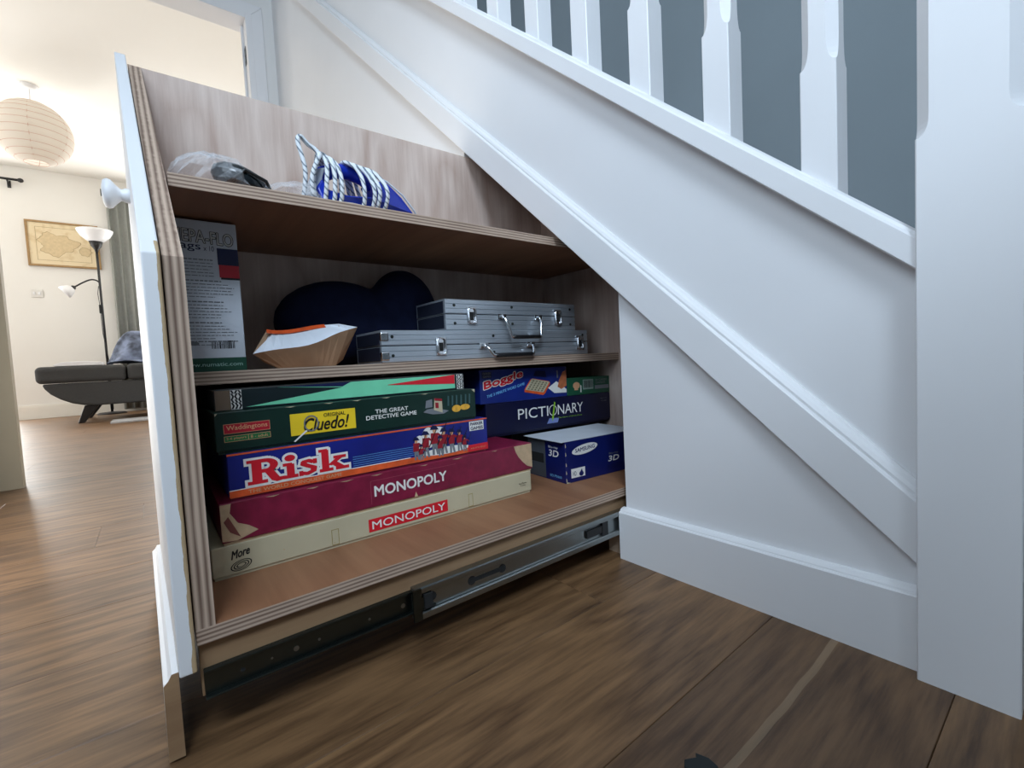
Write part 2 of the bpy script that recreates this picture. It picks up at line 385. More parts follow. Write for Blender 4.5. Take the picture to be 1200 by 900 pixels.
# base rail
zr = lambda X: .8347-SL*X
prof = [(0, .034), (0, -.0235), (.002, -.026), (.0330, -.026), (.0368, -.0225), (.041, -.021), (.044, -.014), (.044, .034)]
mb = MB(); mb.loft([[(X, y, zr(X)+dz) for dz, y in prof] for X in (XL, XN)]); mb.build('base_rail', WHITE, st, world=True)
def octo(cx, cy, w, c, z, slope=0.):
    h = w/2; pts = [(-h+c, -h), (h-c, -h), (h, -h+c), (h, h-c), (h-c, h), (-h+c, h), (-h, h-c), (-h, -h+c)]
    return [(cx+p[0], cy+p[1], z-slope*p[0]) for p in pts]
for k in range(14):
    cx = .3262-.1278*k; zt = zr(cx)+.044
    if cx < -1.5: break
    w = .0395; rings = [octo(cx, .006, w, .0012, zt-.012, SL), octo(cx, .006, w, .0012, zt+.138, 0)]
    for q in range(7):
        a = q/6; rings.append(octo(cx, .006, w, .0012+.0095*math.sin(a*math.pi/2), zt+.138+.035*a*a))
    rings += [octo(cx, .006, w, .0107, zt+.66)]
    for q in range(7):
        a = q/6; rings.append(octo(cx, .006, w, .0012+.0095*math.cos(a*math.pi/2), zt+.66+.035*a))
    rings.append(octo(cx, .006, w, .0012, zt+.80, SL))
    MB().loft(rings).build('baluster', WHITE, st, world=True)
mb = MB(); prof = [(.80, -.025), (.80, .037), (.83, .042), (.86, .036), (.872, .006), (.86, -.024), (.83, -.030)]
mb.loft([[(X, y, zr(X)+.02+dz) for dz, y in prof] for X in (-1.6, XN)]); mb.build('handrail', WHITE, st, world=True)
NW = .0792; ncx = XN+NW/2; ncy = -.032+NW/2
rings = [octo(ncx, ncy, NW, .0012, 0), octo(ncx, ncy, NW, .0012, .592)]
for q in range(7):
    a = q/6; rings.append(octo(ncx, ncy, NW, .0012+.0100*math.sin(a*math.pi/2), .592+.022*a*a))
rings += [octo(ncx, ncy, NW, .0112, 1.15), octo(ncx, ncy, NW, .0012, 1.18), octo(ncx, ncy, NW, .0012, 1.42)]
MB().loft(rings).build('newel_post', WHITE, st, world=True)
mb = MB(); mb.box(ncx-.048, ncx+.048, ncy-.048, ncy+.048, 1.42, 1.44); mb.loft([octo(ncx, ncy, .085, .001, 1.44), octo(ncx, ncy, .02, .001, 1.46)])
mb.build('newel_cap', WHITE, st, world=True)
CARPET = pm('stair_paint', (.45, .44, .43), .8, var=.1, scale=40)
for n in range(1, 13):
    xn_ = (.785-.2*n)/SL
    ya_ = .050 if n == 1 else .031
    mb = MB(); mb.box(xn_-.24, xn_+.01, ya_, .86, .2*n-.022, .2*n); mb.build('tread', CARPET, st, world=True)
    mb = MB(); mb.box(xn_-.014, xn_, ya_, .86, .2*n-.2, .2*n-.022); mb.build('riser', CARPET, st, world=True)
mb = MB(); mb.prism([(XL, zlow(XL)+.03), (XN, zlow(XN)+.03), (XN, .842-SL*XN), (XL, .842-SL*XL)], 1, .861, .888); mb.build('wall_string', WHITE, st, world=True)

# ================================================================== PULL-OUT DRAWER
dr = thing('pull_out_drawer', (-.24, -.20, 0), 'tall plywood pull-out under-stairs drawer with white front, three shelves and steel runner', 'drawer')
# white front with ragged bare strip on its edge
m_, t_, b_ = nt('painted_front_with_bare_edge'); N = t_.nodes; L = t_.links
tc = N.new('ShaderNodeTexCoord'); sx = N.new('ShaderNodeSeparateXYZ'); L.new(tc.outputs['Object'], sx.inputs[0])
no = N.new('ShaderNodeTexNoise'); no.inputs['Scale'].default_value = 35; no.inputs['Detail'].default_value = 5; L.new(tc.outputs['Object'], no.inputs['Vector'])
a = N.new('ShaderNodeMath'); a.operation = 'MULTIPLY_ADD'; a.inputs[1].default_value = .006; L.new(no.outputs[0], a.inputs[0]); L.new(sx.outputs[1], a.inputs[2])
g = N.new('ShaderNodeMath'); g.operation = 'GREATER_THAN'; g.inputs[1].default_value = -.6705+.20+.003; L.new(a.outputs[0], g.inputs[0])
gx = N.new('ShaderNodeMath'); gx.operation = 'GREATER_THAN'; gx.inputs[1].default_value = -.02+.24; L.new(sx.outputs[0], gx.inputs[0])
mu = N.new('ShaderNodeMath'); mu.operation = 'MULTIPLY'; L.new(g.outputs[0], mu.inputs[0]); L.new(gx.outputs[0], mu.inputs[1])
mc = N.new('ShaderNodeMix'); mc.data_type = 'RGBA'; L.new(mu.outputs[0], mc.inputs[0]); mc.inputs[6].default_value = (.81, .81, .82, 1); mc.inputs[7].default_value = srgb(186, 160, 124)+(1,)
L.new(mc.outputs[2], b_.inputs['Base Color']); b_.inputs['Roughness'].default_value = .45
FRONTM = m_
mb = MB()
mb.prism([(-.004, .0905), (-.004, .499), (-.474, .926), (-.474, .0905)], 1, -.6815, -.6670)
SKEW = lambda m: setattr(m, 'v', [(p[0], p[1]+.016*p[0], p[2]) for p in m.v])     # the front hangs slightly out of square
SKEW(mb)
mb.build('front_panel', FRONTM, dr, world=True, bevel=.0015)
# matching skirting piece along the foot of the front
rings = []
for X, d in ((-.474, -.006), (-.020, 0)):
    rings.append([(X, -.682+d, .003), (X, -.682+d, .0895), (X, -.6875+d, .0895), (X, -.6905+d, .084), (X, -.6945+d, .080), (X, -.6955+d, .003)])
sk = MB(); sk.loft(rings); sk.m[-1] = 1
sk.build('front_skirting', [WHITE, PINE], dr, world=True)
# knob
mb = MB(); mb.lathe([(.009, 0), (.009, .010), (.0075, .013), (.0075, .016), (.012, .022), (.0175, .028), (.0185, .033), (.0165, .038), (.009, .0405), (0, .041)], (0, 0, 0), 1, 24)
mb.v = [(-.25+p[0], -.6825-p[1]*.76, .622+p[2]) for p in mb.v]
kn = mb.build('knob', WHITE, dr, world=True, smooth=True)
mb = MB(); mb.lathe([(.0045, 0), (.0045, .0008), (.003, .0009), (0, .0004)], (0, 0, 0), 1, 14); mb.v = [(-.25+p[0], -.7138-p[1], .622+p[2]) for p in mb.v]
o = mb.build('screw', STEEL, kn); o.data.transform(Matrix.Translation((.24, .20, 0)))
# plywood carcass
XD = -.0106; XB = -.464; ZB = .1289
side = [(XD, ZB), (XD, .498), (XB, .906), (XB, ZB)]
mb = MB(); mb.prism(side, 1, -.6655, -.6485, 1, 0); SKEW(mb); mb.build('side_panel', [PLY_Z, EDGE_Y], dr, world=True)
mb = MB(); mb.prism(side, 1, .245, .262, 1, 0); mb.build('end_panel', [PLY_Z, EDGE_Y], dr, world=True)
mb = MB(); mb.box(XB-.012, XB, -.6655, .262, .06, .906, 0, [1, 1, 0, 0, 0, 0]); mb.build('back_panel', [PLY_Z, pm('ply_top_edge', srgb(176, 150, 128), .7)], dr, world=True)
def shelf(x1, y0, y1, z1, th):
    mb = MB(); mb.box(XB, x1, y0, y1, z1-th, z1, 0, [0, 0, 1, 1, 1, 1]); return mb.build('shelf', [PLY_Y, EDGE_Z], dr, world=True)
s0 = shelf(XD, -.6655, .262, ZB, .0160); s1 = shelf(-.200, -.6485, .245, .3864, .0175); s2 = shelf(-.152, -.6485, .245, .6280, .0162)
s0['label'] = 'bottom plywood shelf board'; s1['label'] = 'middle plywood shelf board'; s2['label'] = 'top plywood shelf board'
mb = MB(); mb.box(-.040, -.020, -.664, .260, .0555, ZB-.016); mb.build('apron_rail', PINE, dr, world=True)
mb = MB(); mb.box(XB, XB+.02, -.664, .260, .0555, ZB-.016); mb.build('apron_rail', PINE, dr, world=True)
# runner: 45 mm ball-bearing slide
sl = MB(); sl.box(-.020, -.017, -.662, -.40, .055, .084); sl.box(-.017, -.013, -.662, -.40, .0805, .084); sl.box(-.017, -.010, -.662, -.40, .055, .0575)
run = sl.build('runner', STEEL, dr, world=True, bevel=.0008)
def shift(o):
    o.data.transform(Matrix.Translation((.24, .20, 0))); return o
mb = MB()
prof = [(-.0195, .0455), (-.0195, .088), (-.0075, .088), (-.0065, .086), (-.0065, .080), (-.0085, .0785), (-.012, .0785), (-.013, .077), (-.013, .0555), (-.012, .054), (-.0085, .054), (-.0065, .0525), (-.0065, .0455), (-.008, .044)]
mb.prism(prof, 1, -.432, .255); shift(mb.build('runner_channel', STEELB, run))
mb = MB(); mb.box(-.0065, -.0035, -.436, -.424, .046, .088); mb.box(-.013, -.0065, -.432, -.420, .060, .074); shift(mb.build('runner_stop', STEEL, run))
mb = MB(); mb.box(-.0131, -.0122, -.338, -.287, .064, .070)
for yy_ in (-.340, -.285): mb.lathe([(.0065, 0), (.0065, .0008), (0, .0009)], (-.0130, yy_, .067), 0, 14)
shift(mb.build('slot', DARKHOLE, run))
mb = MB(); mb.box(-.0128, -.0050, -.419, -.407, .058, .077); mb.lathe([(.006, 0), (.006, .001), (0, .0011)], (-.0130, -.404, .068), 0, 12)
shift(mb.build('slot', DARKHOLE, run))
for yy_, rr, mt in ((-.628, .0022, DARKHOLE), (-.600, .0012, STEELB), (-.575, .0030, STEELB), (-.550, .0016, STEELB), (-.49, .0016, STEELB), (-.445, .0030, STEELB)):
    mb = MB(); mb.lathe([(rr, 0), (rr, .0006), (0, .0007)], (-.0170, yy_, .068), 0, 12); shift(mb.build('screw', mt, run))
mb = MB(); mb.box(-.0135, -.008, -.06, -.045, .048, .084); mb.box(-.013, -.009, -.10, -.06, .060, .073); shift(mb.build('runner_clip', BLACKP, run))

# ================================================================== BOARD GAMES
def carton(name, loc, Ln, D, H, mat, label, yaw=0., tilt=0., cat='box', lid=True, group=None, mat2=None, bev=.0012):
    """origin at the front left bottom corner; front faces +x, length runs along +y"""
    t = thing(name, loc, label, cat, group, (tilt, 0, yaw))
    if lid:
        mb = MB(); mb.box(-D, 0, 0, Ln, .0035, H); mb.build('lid', mat, t, bevel=bev)
        mb = MB(); mb.box(-D+.002, -.002, .002, Ln-.002, 0, .0034); mb.build('tray', mat2 or mat, t)
    else:
        mb = MB(); mb.box(-D, 0, 0, Ln, 0, H); mb.build('box_body', mat, t, bevel=bev)
    return t
def pc(name, rgb, rough=.42, var=.06, scale=30, bump=.05): return pm(name, srgb(*rgb), rough, 0, var, scale, bump, 120)
IVORY = pc('ivory_card', (196, 186, 156), var=.05, scale=14)
MAROON = pc('maroon_card', (128, 26, 58), .38, var=.22, scale=45, bump=.15)
RISKB = pc('blue_card', (24, 34, 124), .35, var=.22, scale=12)
GREENC = pc('dark_green_card', (6, 42, 34), .4, var=.12)
NAVY = pc('navy_card', (8, 12, 50), .4, var=.1)
BLUEC = pc('royal_blue_card', (14, 26, 92), .38, var=.08)
INKW = pc('white_ink', (238, 236, 230), var=.03); INKK = pc('black_ink', (22, 20, 22)); INKR = pc('red_ink', (214, 28, 44)); INKY = pc('yellow_ink', (244, 208, 40))
INKO = pc('orange_ink', (226, 92, 44), var=.2, scale=60); INKG = pc('mint_ink', (120, 214, 170)); INKLG = pc('lime_ink', (140, 190, 50)); TAN = pc('torn_card', (196, 168, 134), .8, var=.15, scale=60)
INKLB = pc('light_blue_ink', (120, 190, 240)); INKGR = pc('green_ink', (26, 110, 60)); INKGY = pc('grey_ink', (120, 124, 130)); INKP = pc('flesh_ink', (214, 160, 120)); INKDB = pc('dark_blue_ink', (18, 24, 70)); INKRD = pc('deep_red_ink', (150, 24, 40), var=.2, scale=80)

# A ivory box
A = carton('board_game_box', (-.1215, -.640, ZB), .512, .258, .0410, IVORY, 'long ivory board game box with red name patch, lowest of the left stack', cat='game box')
ya = lambda y: y+.640; za = lambda z: z-ZB
rect(A, ya(-.4450), ya(-.3110), .0085, .0275, INKR, 1, 'name_patch')
txt(A, 'MONOPOLY', ya(-.4400), ya(-.3160), .0120, .0240, INKW, 2, .006)
for yy_, w_ in ((-.4985, .010), (-.2700, .009)):
    t = .0007; y0 = ya(yy_)
    multi(A, [[(y0, .005), (y0+t, .005), (y0+t, .027), (y0, .027)], [(y0+w_-t, .005), (y0+w_, .005), (y0+w_, .027), (y0+w_-t, .027)], [(y0, .027-t), (y0+w_, .027-t), (y0+w_, .027), (y0, .027)], [(y0, .005), (y0+w_, .005), (y0+w_, .005+t), (y0, .005+t)]], pc('stain_line', (150, 130, 60)), 1, 'tape_mark')
o = txt(A, 'More', .020, .041, .022, .033, INKK, 1, .02, .25, .003)
sw = []
for q in range(3):
    ry, rz = .012-.0032*q, .0065-.0018*q; e1 = ell(.0305, .0135, ry, rz, 28, .2); e2 = ell(.0305, .0135, ry-.0013, rz-.0009, 28, .2)
    for k in range(28): sw.append([e1[k], e1[(k+1) % 28], e2[(k+1) % 28], e2[k]])
multi(A, sw, INKK, 1, 'swirl_logo')
txt(A, 'Real Estate', ya(-.158), ya(-.140), .0195, .0225, INKK, 1); txt(A, 'Trading', ya(-.155), ya(-.143), .0150, .0180, INKK, 1)
multi(A, [ell(ya(-.225), .022, .0011, .0011, 8), ell(ya(-.56), .018, .0008, .001, 8), ell(ya(-.495), .008, .0012, .0008, 8), ell(ya(-.30), .008, .0009, .0009, 8)], TAN, 1, 'scuff')

# B maroon box
zA = ZB+.0410
B = carton('board_game_box', (-.1215, -.6275, zA), .504, .258, .0530, MAROON, 'long maroon board game box with torn corners, second lowest of the left stack', cat='game box', mat2=TAN)
yb = lambda y: y+.6275
txt(B, 'MONOPOLY', yb(-.4335), yb(-.3100), .0185, .0350, INKW, 2, .022)
poly(B, [(.504, .006), (.504, .0515), (.462, .0515), (.466, .040), (.472, .030), (.481, .020), (.491, .011)], TAN, 1, 'torn_patch')
poly(B, [(0, .006), (.016, .0040), (.040, .012), (.030, .020), (.018, .026), (.010, .040), (.012, .0515), (0, .0515)], TAN, 1, 'torn_patch')
poly(B, [(.003, .030), (.009, .016), (.020, .008), (.014, .022), (.008, .036)], pc('torn_brown', (120, 66, 60), .8), 2, 'torn_patch')
multi(B, [[(y, .0512), (y+.012+.01*random.random(), .0514), (y+.01, .0498)] for y in (.05, .10, .145, .19, .27, .33, .41)], TAN, 1, 'worn_edge')
multi(B, [[(.189, .0085), (.1896, .0085), (.1896, .043), (.189, .043)], [(.189, .0425), (.336, .0425), (.336, .0430), (.189, .0430)]], pc('dull_pink', (170, 80, 100)), 1, 'panel_border')
multi(B, [[(.258, .004), (.264, .004), (.261, .012)]], TAN, 2, 'worn_edge')

# C blue conquest game
zB_ = zA+.0530
C = carton('board_game_box', (-.124, -.6155, zB_), .394, .26, .0595, RISKB, 'royal blue game box with big red letters and soldiers, middle of the left stack', cat='game box', mat2=MAROON)
yc = lambda y: y+.6155
poly(C, [(.0, .0040), (.394, .0040), (.394, .0130), (.26, .0128), (0, .0128)], INKO, 1, 'orange_band')
rect(C, 0, .245, .0128, .0139, INKW, 1, 'white_line'); rect(C, 0, .394, .0570, .0592, INKO, 1, 'orange_edge')
for k in range(5): rect(C, .155, .275, .0165+.0032*k, .0169+.0032*k, INKLB, 1, 'sky_line')
rect(C, .352, .3935, .0045, .0160, INKR, 2, 'red_label'); txt(C, 'AGE 10 TO ADULT', .357, .389, .0085, .0110, INKP, 3)
rect(C, yc(-.2585), yc(-.2290), .0400, .0560, INKW, 1, 'maker_patch'); txt(C, 'PARKER', .359, .3845, .0492, .0545, INKDB, 2, .02); txt(C, 'GAMES', .359, .3845, .0415, .0470, INKDB, 2, .02)
# slab lettering with its pale outline: glyphs made of polygons on a 0-100 grid
def slab(sc):
    P = []
    def r(a, b, c, d): P.append([(a, c), (b, c), (b, d), (a, d)])
    # R
    r(0, 26, 0, 11); r(6, 19, 9, 72); r(0, 24, 70, 80)
    n = 14
    for k in range(n):
        a0 = -math.pi/2+math.pi*k/n; a1 = -math.pi/2+math.pi*(k+1)/n
        P.append([(24+17*math.cos(a0), 57+23*math.sin(a0)), (24+17*math.cos(a1), 57+23*math.sin(a1)), (24+6*math.cos(a1), 57+11*math.sin(a1)), (24+6*math.cos(a0), 57+11*math.sin(a0))])
    r(18, 25, 34, 46); r(18, 25, 68, 80)
    P.append([(22, 38), (34, 40), (42, 12), (31, 5)]); P.append([(31, 5), (42, 12), (50, 12), (50, 2), (38, -2)])
    # i
    r(47, 68, 0, 11); r(52, 63, 9, 48); r(47, 60, 42, 52); P.append(ell(57.5, 68, 7.5, 11, 18))
    # s
    pts = [(90, 43), (84, 49), (77, 47), (76, 39), (83, 31), (91, 23), (90, 12), (81, 5), (73, 9)]
    for k in range(len(pts)-1):
        (a0, b0), (a1, b1) = pts[k], pts[k+1]; d = math.hypot(a1-a0, b1-b0); nx, ny = -(b1-b0)/d*4.6, (a1-a0)/d*5.6; ex, ey = (a1-a0)/d*2, (b1-b0)/d*2
        P.append([(a0-nx-ex, b0-ny-ey), (a1-nx+ex, b1-ny+ey), (a1+nx+ex, b1+ny+ey), (a0+nx-ex, b0+ny-ey)])
    r(90, 96, 36, 53); r(69, 75, 0, 17)
    # k
    r(99, 120, 0, 11); r(103, 114, 9, 76); r(99, 112, 70, 80)
    P.append([(112, 22), (126, 44), (137, 44), (118, 18)]); r(121, 141, 41, 51); P.append([(116, 26), (124, 33), (139, 8), (128, 4)]); r(124, 145, 0, 11)
    return P
GL = slab(1)
def place_glyph(P, y0, y1, z0, z1, rise=0): return [[(y0+px/145*(y1-y0), z0+pz/80*(z1-z0)) for px, pz in g] for g in P]
def grow(g, d):
    cx = sum(p[0] for p in g)/len(g); cz = sum(p[1] for p in g)/len(g); out = []
    n = len(g)
    area2 = sum(g[i][0]*g[(i+1) % n][1]-g[(i+1) % n][0]*g[i][1] for i in range(n))
    s = 1 if area2 > 0 else -1
    for i in range(n):
        a, b, c = g[i-1], g[i], g[(i+1) % n]
        def nrm(p, q):
            l = math.hypot(q[0]-p[0], q[1]-p[1]) or 1; return ((q[1]-p[1])/l*s, -(q[0]-p[0])/l*s)
        n1 = nrm(a, b); n2 = nrm(b, c); mx_ = (n1[0]+n2[0], n1[1]+n2[1]); l = math.hypot(*mx_) or 1
        k = d*min(1.6, 2/l) ; out.append((b[0]+mx_[0]/l*k, b[1]+mx_[1]/l*k))
    return out
GP = place_glyph(GL, yc(-.5950), yc(-.4670), .0165, .0480)
multi(C, [grow(g, .0030) for g in GP], INKW, 2, 'letter_outline'); multi(C, GP, INKR, 3, 'lettering')
txt(C, 'THE WORLD CONQUEST GAME', yc(-.5950), yc(-.4780), .0055, .0110, INKP, 2, .012)
# soldiers: generic small figures in red coats
fig = {'coat': [], 'leg': [], 'hat': [], 'face': [], 'gun': []}
for fy, fz, s_ in ((.255, .008, .85), (.272, .009, 1.0), (.288, .011, 1.12), (.305, .010, 1.0), (.320, .009, .95), (.335, .010, .85), (.263, .006, .6), (.345, .008, .65), (.298, .007, .8)):
    u = .040*s_
    fig['leg'] += [[(fy-.10*u, fz), (fy-.01*u, fz), (fy+.02*u, fz+.45*u), (fy-.10*u, fz+.45*u)], [(fy+.08*u, fz), (fy+.18*u, fz), (fy+.10*u, fz+.45*u), (fy-.02*u, fz+.45*u)]]
    fig['coat'].append([(fy-.15*u, fz+.40*u), (fy+.14*u, fz+.40*u), (fy+.17*u, fz+.78*u), (fy-.13*u, fz+.80*u)]); fig['coat'].append([(fy+.12*u, fz+.72*u), (fy+.36*u, fz+.55*u), (fy+.38*u, fz+.62*u), (fy+.15*u, fz+.80*u)])
    fig['face'].append(ell(fy+.02*u, fz+.87*u, .075*u, .09*u, 10)); fig['hat'].append([(fy-.16*u, fz+.92*u), (fy+.20*u, fz+.90*u), (fy+.10*u, fz+1.05*u), (fy-.06*u, fz+1.08*u)])
    fig['gun'].append([(fy+.10*u, fz+.35*u), (fy+.14*u, fz+.33*u), (fy+.55*u, fz+1.10*u), (fy+.52*u, fz+1.11*u)])
multi(C, [ell(.278, .040, .012, .017, 20), ell(.262, .034, .009, .012, 16), ell(.295, .047, .014, .009, 16), ell(.31, .015, .045, .006, 20)], INKW, 1.5, 'smoke_cloud')
multi(C, fig['leg'], INKGY, 2, 'figure_legs'); multi(C, fig['coat'], INKRD, 2.5, 'figure_coats'); multi(C, fig['face'], INKP, 2.7, 'figure_faces'); multi(C, fig['hat'], INKDB, 3, 'figure_hats'); multi(C, fig['gun'], INKK, 3.2, 'figure_muskets')

# D dark green detective game
zC_ = zB_+.0595
D = carton('board_game_box', (-.1275, -.6250, zC_), .3845, .26, .0525, GREENC, 'dark green game box with yellow name patch, second from the top of the left stack', cat='game box')
yd_ = lambda y: y+.6250; zd = lambda z: z-zC_
def frame(par, y0, y1, z0, z1, t, mat, lvl): multi(par, [[(y0, z0), (y1, z0), (y1, z0+t), (y0, z0+t)], [(y0, z1-t), (y1, z1-t), (y1, z1), (y0, z1)], [(y0, z0), (y0+t, z0), (y0+t, z1), (y0, z1)], [(y1-t, z0), (y1, z0), (y1, z1), (y1-t, z1)]], mat, lvl, 'patch_border')
rect(D, yd_(-.6160), yd_(-.5640), .0250, .0372, pc('crimson_ink', (178, 20, 44)), 1, 'maker_patch'); frame(D, yd_(-.6160), yd_(-.5640), .0250, .0372, .0005, INKP, 2); txt(D, 'Waddingtons', yd_(-.6130), yd_(-.5670), .0275, .0352, INKP, 2, .012)
rect(D, yd_(-.6160), yd_(-.5640), .0148, .0222, INKGR, 1, 'players_patch'); frame(D, yd_(-.6160), yd_(-.5640), .0148, .0222, .0005, INKP, 2); txt(D, '2-6 players', .0115, .0330, .0168, .0205, INKP, 2); txt(D, '8 - adult', .0380, .0580, .0168, .0205, INKP, 2)
rect(D, .0353, .0358, .0148, .0222, INKP, 2, 'patch_border')
rect(D, yd_(-.5394), yd_(-.4515), .0118, .0412, INKY, 1, 'name_patch')
txt(D, 'ORIGINAL', yd_(-.4960), yd_(-.4660), .0328, .0380, INKK, 2, .01, 0, .0005)
txt(D, 'Cluedo!', yd_(-.5230), yd_(-.4610), .0150, .0335, INKK, 2, .014, .35)
e1 = ell(.1120, .0262, .0098, .0112, 30); e2 = ell(.1120, .0262, .0080, .0094, 30)
multi(D, [[e1[k], e1[(k+1) % 30], e2[(k+1) % 30], e2[k]] for k in range(30)], INKGY, 3, 'magnifier_ring'); multi(D, [[(.0880, .0045), (.0900, .0035), (.1065, .0165), (.1045, .0178)]], INKW, 3, 'magnifier_handle')
txt(D, 'THE GREAT', yd_(-.4215), yd_(-.3680), .0290, .0352, INKW, 2, .016); txt(D, 'DETECTIVE GAME', yd_(-.4360), yd_(-.3540), .0205, .0268, INKW, 2, .016)
multi(D, [[(.283, .022), (.300, .017), (.320, .016), (.330, .020), (.305, .027), (.290, .026)], [(.287, .028), (.300, .029), (.300, .042), (.289, .040)]], INKGY, 1, 'illustration')
multi(D, [[(.302, .024), (.318, .018), (.318, .041), (.304, .043)]], IVORY, 2, 'card_sheet'); multi(D, [[(.304, .039), (.318, .037), (.318, .041), (.304, .043)], [(.305, .027), (.311, .026), (.311, .035), (.305, .036)]], INKRD, 3, 'card_print')
multi(D, [ell(.345, .022, .009, .006, 14), ell(.362, .023, .010, .005, 14)], pc('gold_ink', (226, 170, 60), var=.25, scale=150), 2, 'gold_pieces')
multi(D, [[(y, .028), (y+.003, .028), (y+.004, .044), (y+.001, .045)] for y in (.328, .336, .344, .353, .362, .370)], pc('pewter_ink', (60, 92, 92)), 2, 'small_weapons')
multi(D, [[(y, .0518), (y+.014, .0520), (y+.008, .0505)] for y in (.08, .13, .17, .215, .28)]+[[(.377, .0515), (.3835, .0515), (.3835, .046)], [(0.001, .048), (.004, .0515), (.001, .0515)]], IVORY, 1, 'worn_edge')

# E backgammon set
zD_ = zC_+.0525
E_ = carton('backgammon_box', (-.146, -.6210, zD_), .3700, .20, .0272, pc('black_green_card', (14, 30, 34), .4), 'black backgammon box with mint and red points, top of the left stack', cat='game box', lid=False)
ye = lambda y: y+.6210
poly(E_, [(.034, .0030), (.352, .0030), (.352, .0262), (.162, .0262), (.160, .0190)], INKG, 1, 'mint_point')
poly(E_, [(.160, .0190), (.072, .0258), (.162, .0262)], INKG, 1, 'mint_point')
poly(E_, [(.072, .0262), (.172, .0262), (.160, .0205)], INKDB, 2, 'dark_point')
poly(E_, [(.2300, .0170), (.3515, .0105), (.3515, .0262), (.2300, .0176)], INKR, 2, 'red_point')
random.seed(11)
for y0, y1 in ((.0175, .0300), (.3560, .3690)):
    rect(E_, y0, y1, .0010, .0262, INKW, 1, 'patterned_band')
    P = []
    for iy in range(3):
        for iz in range(6):
            cy = y0+(iy+.5)*(y1-y0)/3; cz = .0018+(iz+.5)*.0040; d = .0021
            if random.random() < .5: P.append([(cy-d, cz-d), (cy-d+.0022, cz-d), (cy+d, cz+d), (cy+d-.0022, cz+d)])
            else: P.append([(cy+d-.0022, cz-d), (cy+d, cz-d), (cy-d+.0022, cz+d), (cy-d, cz+d)])
    multi(E_, P, INKK, 2, 'zigzag_print')
rect(E_, .0005, .0170, .0010, .0262, pc('worn_brown_card', (120, 100, 82), .7), 1, 'end_wrap')

# F blue electronics carton
F = carton('carton', (-.1078, -.0482, ZB), .2150, .125, .0840, BLUEC, 'blue electronics carton with pale top and oval logo, standing on the bottom shelf', yaw=R(-4.5), cat='box', lid=False, bev=.001)
mb = MB(); mb.box(-.1262, .0004, -.010, .2155, .0841, .0853); mb.build('top_flap', pc('grey_white_card', (206, 212, 220), .4, var=.05), F)
multi(F, [ell(.053, .0640, .0355, .0098, 32, .10)], INKW, 1, 'oval_logo'); txt(F, 'SAMSUNG', .0260, .0800, .0590, .0670, BLUEC, 2, .016, 0, .0035)
txt(F, 'Blu-ray', .1210, .1490, .0400, .0450, INKGY, 1, .01); txt(F, '3D', .1180, .1510, .0260, .0380, INKW, 1, .02, .15)
rect(F, .0140, .0510, .0090, .0275, INKW, 1, 'white_label'); txt(F, 'HD', .0175, .0270, .0130, .0220, INKGY, 2, .01); multi(F, [ell(.0405, .0150, .0060, .0050, 16), [(.0360, .0170), (.0450, .0170), (.0420, .0250)]], BLUEC, 2, 'drop_logo')
for k in range(3): txt(F, 'full high definition', .1150, .1650, .0080+.004*k, .0105+.004*k, NAVY, 1)
def FYm(p, lvl): return (p[0], -lvl*.00035, p[1])          # print on the -y end
txt(F, 'Blu-ray', -.0520, -.0220, .0660, .0720, INKW, 1, .01, fx=FYm); txt(F, '3D', -.0530, -.0200, .0500, .0640, INKW, 1, .02, .15, fx=FYm); txt(F, 'BD-P5500', -.0500, -.0130, .0080, .0130, INKLB, 1, fx=FYm)
rect(F, -.1240, -.0640, .0020, .0820, pc('dark_grey_card', (74, 78, 84), .6), 1, 'end_flap', fx=FYm); rect(F, -.1200, -.0700, .0320, .0520, DARKHOLE, 2, 'hand_hole', fx=FYm)
multi(F, [[(.0003, z), (.0030, z+.002), (.0012, z+.008), (.0003, z+.008)] for z in (.003, .018, .034, .055, .072)]+[[(.0, .0005), (.012, .0005), (.002, .0035)]], IVORY, 1, 'worn_edge')

# hidden support, then G long navy game, H blue word game, I small green box
S_ = carton('carton', (-.262, -.060, ZB), .300, .18, .0880, pc('charcoal_card', (48, 50, 56), .6), 'dark charcoal carton behind the blue carton, carrying the navy game box', cat='box', lid=False)
TL = R(-1.0)
G = carton('board_game_box', (-.232, -.1480, .2225), .3900, .20, .0700, NAVY, 'long navy game box with white serif letters, resting behind the blue carton', tilt=TL, cat='game box')
yg = lambda y: y+.1480
z0, z1 = .0300, .0530
def serif(y0, y1, z0, z1):
    txt(G, 'PICTI', y0, y0+.437*(y1-y0), z0, z1, INKW, 2, -.004); txt(G, 'NARY', y0+.585*(y1-y0), y1, z0, z1, INKW, 2, -.004)
    S = []; t = .0011
    for a in (.02, .135, .305, .40, .61, .66, .705, .745, .80, .845, .93):
        yy_ = y0+a*(y1-y0); S.append([(yy_-.004, z0), (yy_+.004, z0), (yy_+.004, z0+t), (yy_-.004, z0+t)]); S.append([(yy_-.003, z1-t), (yy_+.003, z1-t), (yy_+.003, z1), (yy_-.003, z1)])
    cy = y0+.51*(y1-y0); e1 = ell(cy, (z0+z1)/2, .0125, .0125, 28); e2 = ell(cy, (z0+z1)/2, .0105, .0108, 28)
    multi(G, [[e1[k], e1[(k+1) % 28], e2[(k+1) % 28], e2[k]] for k in range(28)], INKW, 2, 'letter_ring')
    multi(G, [[(cy-.004, z0-.006), (cy+.001, z0-.008), (cy+.008, z1+.006), (cy+.004, z1+.008)], [(cy-.004, z0-.006), (cy+.001, z0-.008), (cy-.003, z0-.014)]], INKLG, 3, 'pencil')
    multi(G, [[(cy-.020, z0-.018), (cy+.014, z0-.018), (cy+.018, z0-.008), (cy-.012, z0-.006)]], pc('pale_blue_ink', (120, 136, 190)), 2, 'notepad')
